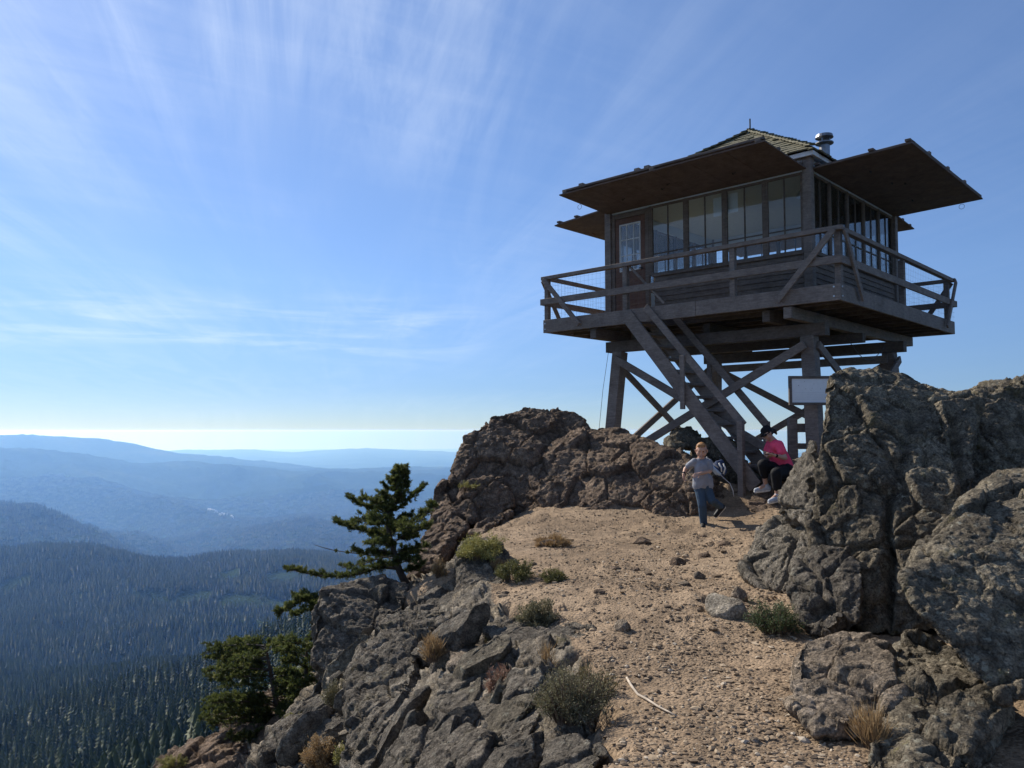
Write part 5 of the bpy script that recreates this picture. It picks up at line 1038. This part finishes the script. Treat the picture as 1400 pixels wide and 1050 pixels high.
def head(c, h, face, up=(0, 0, 1)):
    """capsules of a head h tall centred at c, looking along face"""
    c = np.array(c); f = unit(np.array(face, float)); u = unit(np.array(up, float)); s = np.cross(f, u); s = unit(s); u = np.cross(s, f); C = []
    A = lambda x, y, z: c + s * x * h + f * y * h + u * z * h
    C.append((A(0, -.08, .16), A(0, .10, .14), .33 * h, .30 * h)); C.append((A(0, .10, .02), A(0, .18, -.32), .26 * h, .135 * h)); C.append((A(-.10, .12, -.12), A(.10, .12, -.12), .22 * h, .22 * h)); C.append((A(0, -.10, .0), A(0, .02, -.2), .28 * h, .2 * h))
    C.append((A(0, .37, .06), A(0, .47, -.07), .028 * h, .048 * h)); C.append((A(-.13, .355, .12), A(.13, .355, .12), .05 * h, .05 * h)); C.append((A(-.055, .37, -.22), A(.055, .37, -.22), .035 * h, .035 * h)); C.append((A(0, .33, -.38), A(0, .30, -.40), .075 * h, .07 * h))
    for q in (-1, 1): C.append((A(q * .36, -.02, .06), A(q * .35, .0, -.08), .05 * h, .04 * h))
    return C, A
# the boy
YB = 12.3; Bp = lambda x, y, dy=0: W(x, y, YB + dy); ob = Bp(962, 719); zf = gz1(ob[0], ob[1]); 
boy = empty('person', ob); tag(boy, 'boy in grey t-shirt and blue jeans mid-stride at the far end of the path', 'person')
hc = Bp(959, 616.5, -.02); HB, A_ = head(hc, .245, (-.25, -1, -.22)); hipa, hipb = Bp(957, 668), Bp(966, 668, .02); ka, kb = Bp(960, 691, -.07), Bp(973, 684, -.06); aa, ab = Bp(962, 713, .02), Bp(984, 692, .22)
sa, sb = Bp(949.5, 631, 0), Bp(969.5, 632, .03); ea, eb = Bp(937, 641, .10), Bp(971, 644, -.02); wa, wb = Bp(934.5, 648.5, -.02), Bp(955, 648, -.2)
bc = HB + [(hc + np.array([.0, .03, -.09]), Bp(959.5, 629, .02), .052, .055), (Bp(954, 632, .01), Bp(965, 633, .02), .07, .07), (Bp(959, 640), Bp(960, 664), .095, .09), (hipa, hipb, .08, .08), (sa, ea, .040, .031), (ea, wa, .031, .021), (sb, eb, .040, .031), (eb, wb, .031, .021),
 (hipa, ka, .072, .05), (ka, aa, .048, .033), (hipb, kb, .072, .05), (kb, ab, .048, .033), (aa, aa + np.array([-.01, -.03, -.04]), .03, .024), (ab, ab + np.array([-.02, -.01, -.03]), .03, .024)]
bc += hand(wa, (.05, -.2, -1), (.6, -.5, 0), .85, .4) + hand(wb, wb - eb, (0, .6, -.6), .85, .6)
flesh('body', bc, M_SKIN, boy, ob, .0055, 2)
flesh('t_shirt', [(Bp(955, 632.5, .01), Bp(965, 633, .02), .078, .078), (Bp(951, 634, .01), Bp(968, 635, .03), .066, .066), (Bp(959, 638), Bp(960, 662), .113, .112), (Bp(955.5, 655), Bp(955.5, 664), .095, .10), (Bp(966, 655, .0), Bp(967, 664, .02), .095, .098), (sa, sa + (ea - sa) * .62, .056, .056), (sb, sb + (eb - sb) * .7, .056, .056)], M_TEE, boy, ob, .008, 3)
flesh('jeans', [(hipa, hipb, .098, .098), (Bp(959, 662), Bp(962, 664), .1, .1), (hipa, ka, .088, .066), (ka, Bp(962, 714.5, .02), .066, .058), (hipb, kb, .088, .066), (kb, ab + (ab - kb) * .06, .066, .058)], M_JEAN, boy, ob, .008, 3)
sz = .0
for (an, d, nm) in ((aa, np.array([-.35, -1, -.1]), 0), (ab, np.array([-.75, -.25, -.75]), 1)):
    d = unit(d); dn = np.array([0, 0, -1.]) if nm == 0 else unit(np.array([.55, .35, -.6])); h0 = an - d * .03 + dn * .045; t0 = an + d * .15 + dn * .055
    sh = empty('shoe', (0, 0, 0), 0, boy); flesh('upper', [(h0, t0, .045, .036), (an, h0 + d * .05, .052, .046), (an - dn * .02, an, .048, .05)], M_SHOE, sh, ob, .008, 2); flesh('sole', [(h0 + dn * .03 - d * .01, t0 + dn * .022 + d * .015, .030, .026)], M_SOLE, sh, ob, .008, 1)
flesh('hair', [(A_(0, -.12, .20), A_(0, .10, .29), .345 * .245, .255 * .245), (A_(0, -.18, .05), A_(0, -.16, .2), .30 * .245, .30 * .245), (A_(-.12, .2, .37), A_(.14, .2, .37), .12 * .245, .12 * .245)], M_HAIR1, boy, ob, .006, 1)
for q in (-1, 1): b = MB(); p = A_(q * .13, .365, .045) - ob; b.tube([p + np.array([0, -.004, 0]) * -1, p + np.array([0, -.004, 0])], [.009, .006], 8); b.build('eye', M_EYE, boy)
flesh('mouth', [(A_(-.09, .375, -.225), A_(.09, .375, -.225), .007, .007)], M_LIP, boy, ob, .004, 0)
flesh('wristband', [(wa + (ea - wa) * .12, wa + (ea - wa) * .22, .026, .026)], M_BLACK, boy, ob, .006, 1)
# backpack
op = Bp(984, 642, .28); bp = empty('backpack', op); tag(bp, 'small navy and pale blue backpack with a dangling strap, just behind the boy', 'backpack')
flesh('bag', [(Bp(979, 640, .25), Bp(985, 644, .30), .085, .10), (Bp(981, 634, .27), Bp(986, 632, .3), .05, .045)], M_NAVY, bp, op, .01, 3)
flesh('side_panel', [(Bp(974, 640, .13), Bp(980, 646, .18), .035, .04), (Bp(980, 646, .18), Bp(984, 648, .2), .035, .028)], M_LBLUE, bp, op, .008, 2)
for pts in ([(983, 633), (986, 639), (986.5, 645)], [(989, 634), (991.5, 640), (989, 648)]): b = MB(); b.tube([Vector(Bp(x, y, .165)) - Vector(op) for x, y in pts], .012, 6); b.build('piping', M_PAPER, bp, smooth=True)
b = MB(); b.tube([Vector(Bp(x, y, dy)) - Vector(op) for x, y, dy in ((966, 625, .10), (971, 630, .14), (977, 635, .17), (982, 640, .18))], .011, 6); b.build('strap', plain('grey_webbing', (.45, .45, .47), .8), bp, smooth=True)
b = MB(); b.tube([Vector(Bp(x, y, dy)) - Vector(op) for x, y, dy in ((984, 648, .17), (991, 655, .2), (998, 661, .22), (1002, 670, .22), (1003.5, 679, .2))], .006, 6); b.build('strap', plain('grey_webbing', (.45, .45, .47), .8), bp, smooth=True)
# the woman
YW = 13.35; Wp = lambda x, y, dy=0: W(x, y, YW + dy); ow = Wp(1072, 655, .1)
rock('rock', [pxh([(1050, 658, 13.45), (1062, 652, 13.35), (1092, 654, 13.45), (1098, 690, 13.3), (1068, 695, 13.2), (1046, 676, 13.4)], .7, .95, .0)], .02, M_BROWN, .35, 40, 2, 'brown rock the woman is sitting on beside the stairs', 'rock')
rock('rock', [pxh([(985, 640, 15.1), (1030, 630, 15.1), (1075, 632, 15), (1108, 624, 15), (1130, 640, 14.8), (1120, 690, 14.0), (1000, 690, 14.0)], 1.2, .95, .2)], .03, M_BROWN, .6, 41, 2, 'low dark bank of rock in the shade behind the seated woman', 'rock')
rock('rock', [pxh([(1030, 672, 13.4), (1060, 671, 13.45), (1072, 690, 13.0), (1085, 700, 12.9), (1075, 722, 12.5), (1040, 715, 12.6), (1020, 692, 13.0)], .7, .95, .2)], .02, M_BROWN, .25, 42, 2, 'low earthy step of rock under the feet of the woman', 'rock')
wom = empty('person', ow); tag(wom, 'woman in coral pink t-shirt and dark cap sitting beside the stairs', 'person')
hw = Wp(1049, 593, -.06); HW, A_ = head(hw, .235, (-1, -.42, -.55), (-.42, -.1, 1)); fd = unit(np.array([-1, -.42, -.55]))
sn, sf = Wp(1065, 608, -.17), Wp(1053, 607, .17); en, ef = Wp(1073, 626, -.27), Wp(1047, 620, .12); wn_, wf = Wp(1059, 622.5, -.36), Wp(1049, 625, -.08)
hn, hf = Wp(1073, 645, -.06), Wp(1071, 645, .14); kn, kf = Wp(1061, 647, -.42), Wp(1043, 635, -.22); an_, af = Wp(1063, 677, -.36), Wp(1047, 663, -.08)
wc = HW + [(hw + np.array([.05, .02, -.06]), Wp(1058, 604, .0), .058, .065), (Wp(1060, 610, -.08), Wp(1057, 609, .1), .10, .10), (Wp(1061, 616), Wp(1070, 638, .03), .14, .15), (hn, hf, .14, .14), (sn, en, .055, .042), (en, wn_, .042, .026), (sf, ef, .052, .04), (ef, wf, .04, .026),
 (hn, kn, .105, .07), (kn, an_, .062, .038), (hf, kf, .105, .07), (kf, af, .062, .038), (an_, an_ + np.array([-.1, -.04, -.06]), .04, .03), (af, af + np.array([-.11, -.05, -.05]), .04, .03)]
wc += hand(wn_, (-1, -.05, .1), (0, .5, .8), .95, .5) + hand(wf, (.1, -1, .1), (0, .2, 1), .95, .4)
flesh('body', wc, M_SKIN2, wom, ow, .006, 2)
flesh('t_shirt', [(Wp(1061, 610, -.09), Wp(1057, 609, .11), .112, .112), (Wp(1061, 616), Wp(1070, 636, .03), .158, .172), (Wp(1068, 626, .0), Wp(1074, 641, .02), .14, .15), (sn, sn + (en - sn) * .55, .078, .076), (sf, sf + (ef - sf) * .6, .072, .07)], M_PINKT, wom, ow, .009, 3)
flesh('capri_trousers', [(hn, hf, .165, .165), (hn, kn, .13, .092), (kn, kn + (an_ - kn) * .62, .092, .075), (hf, kf, .13, .09), (kf, kf + (af - kf) * .5, .09, .072)], M_BLACK, wom, ow, .01, 3)
for an, d in ((an_, np.array([-.85, -.55, -.12])), (af, np.array([-1, -.3, -.1]))):
    d = unit(d); dn = np.array([0, 0, -1.]); h0 = an - d * .04 + dn * .05; t0 = an + d * .19 + dn * .065
    sh = empty('shoe', (0, 0, 0), 0, wom); flesh('upper', [(h0, t0, .05, .038), (an, h0 + d * .06, .052, .048)], M_GSHOE, sh, ow, .009, 2); flesh('sole', [(h0 + dn * .035 - d * .01, t0 + dn * .022 + d * .01, .035, .03)], M_SOLE, sh, ow, .009, 1)
H_ = .235
flesh('cap', [(A_(0, -.10, .24), A_(0, .10, .26), .365 * H_, .31 * H_), (A_(-.12, .38, .20), A_(.12, .38, .20), .06 * H_, .06 * H_), (A_(-.12, .38, .2), A_(0, .62, .12), .05 * H_, .04 * H_), (A_(.12, .38, .2), A_(0, .62, .12), .05 * H_, .04 * H_)], M_BLACK, wom, ow, .006, 1)
flesh('hair', [(A_(0, -.22, .02), A_(0, -.1, .16), .30 * H_, .31 * H_), (A_(0, -.50, .08), A_(0, -.66, -.12), .12 * H_, .16 * H_), (A_(0, -.66, -.12), A_(0, -.70, -.38), .15 * H_, .06 * H_)], M_HAIR2, wom, ow, .006, 1)
sgm = [(A_(-.22, .34, .06), A_(-.08, .42, .05), .022, .022), (A_(.08, .42, .05), A_(.22, .34, .06), .022, .022), (A_(-.3, .25, .08), A_(-.36, -.02, .10), .006, .006), (A_(.3, .25, .08), A_(.36, -.02, .10), .006, .006), (A_(-.22, .36, .08), A_(.22, .36, .08), .008, .008)]
flesh('sunglasses', sgm, plain('black_lens', (.01, .01, .012), .15, bump=0), wom, ow, .004, 0)
flesh('wristwatch', [(wn_ + (en - wn_) * .12, wn_ + (en - wn_) * .2, .031, .031)], M_BLACK, wom, ow, .006, 1)
pp = Wp(1051.5, 620.5, -.34); b = MB(); b.bar((-.075, .0, -.01), (.075, .0, .012), .075, .010, side=(.1, 1, .25)); ph = b.build('phone', M_EYE, loc=pp, bevel=.003); tag(ph, 'dark phone held by the seated woman', 'phone')

# ------------------------------------------------------------------ haze
HZ = 61000; b = MB(); b.box(-HZ, HZ, -HZ, HZ, -1700, 8.0)
hm = bpy.data.materials.new('haze'); hm.use_nodes = True; t = hm.node_tree; t.nodes.clear(); o_ = N_(t, 'ShaderNodeOutputMaterial'); pv = N_(t, 'ShaderNodeVolumePrincipled')
pv.inputs['Color'].default_value = (.23, .47, 1.0, 1); pv.inputs['Density'].default_value = HAZE_D if 'HAZE_D' in globals() else 6.6e-5; pv.inputs['Absorption Color'].default_value = (1, 1, 1, 1); pv.inputs['Anisotropy'].default_value = .5
L_(t, pv, 0, o_, 1); hz = b.build('haze', hm); tag(hz, kind='stuff'); hz['label'] = 'blue air haze over the valleys'
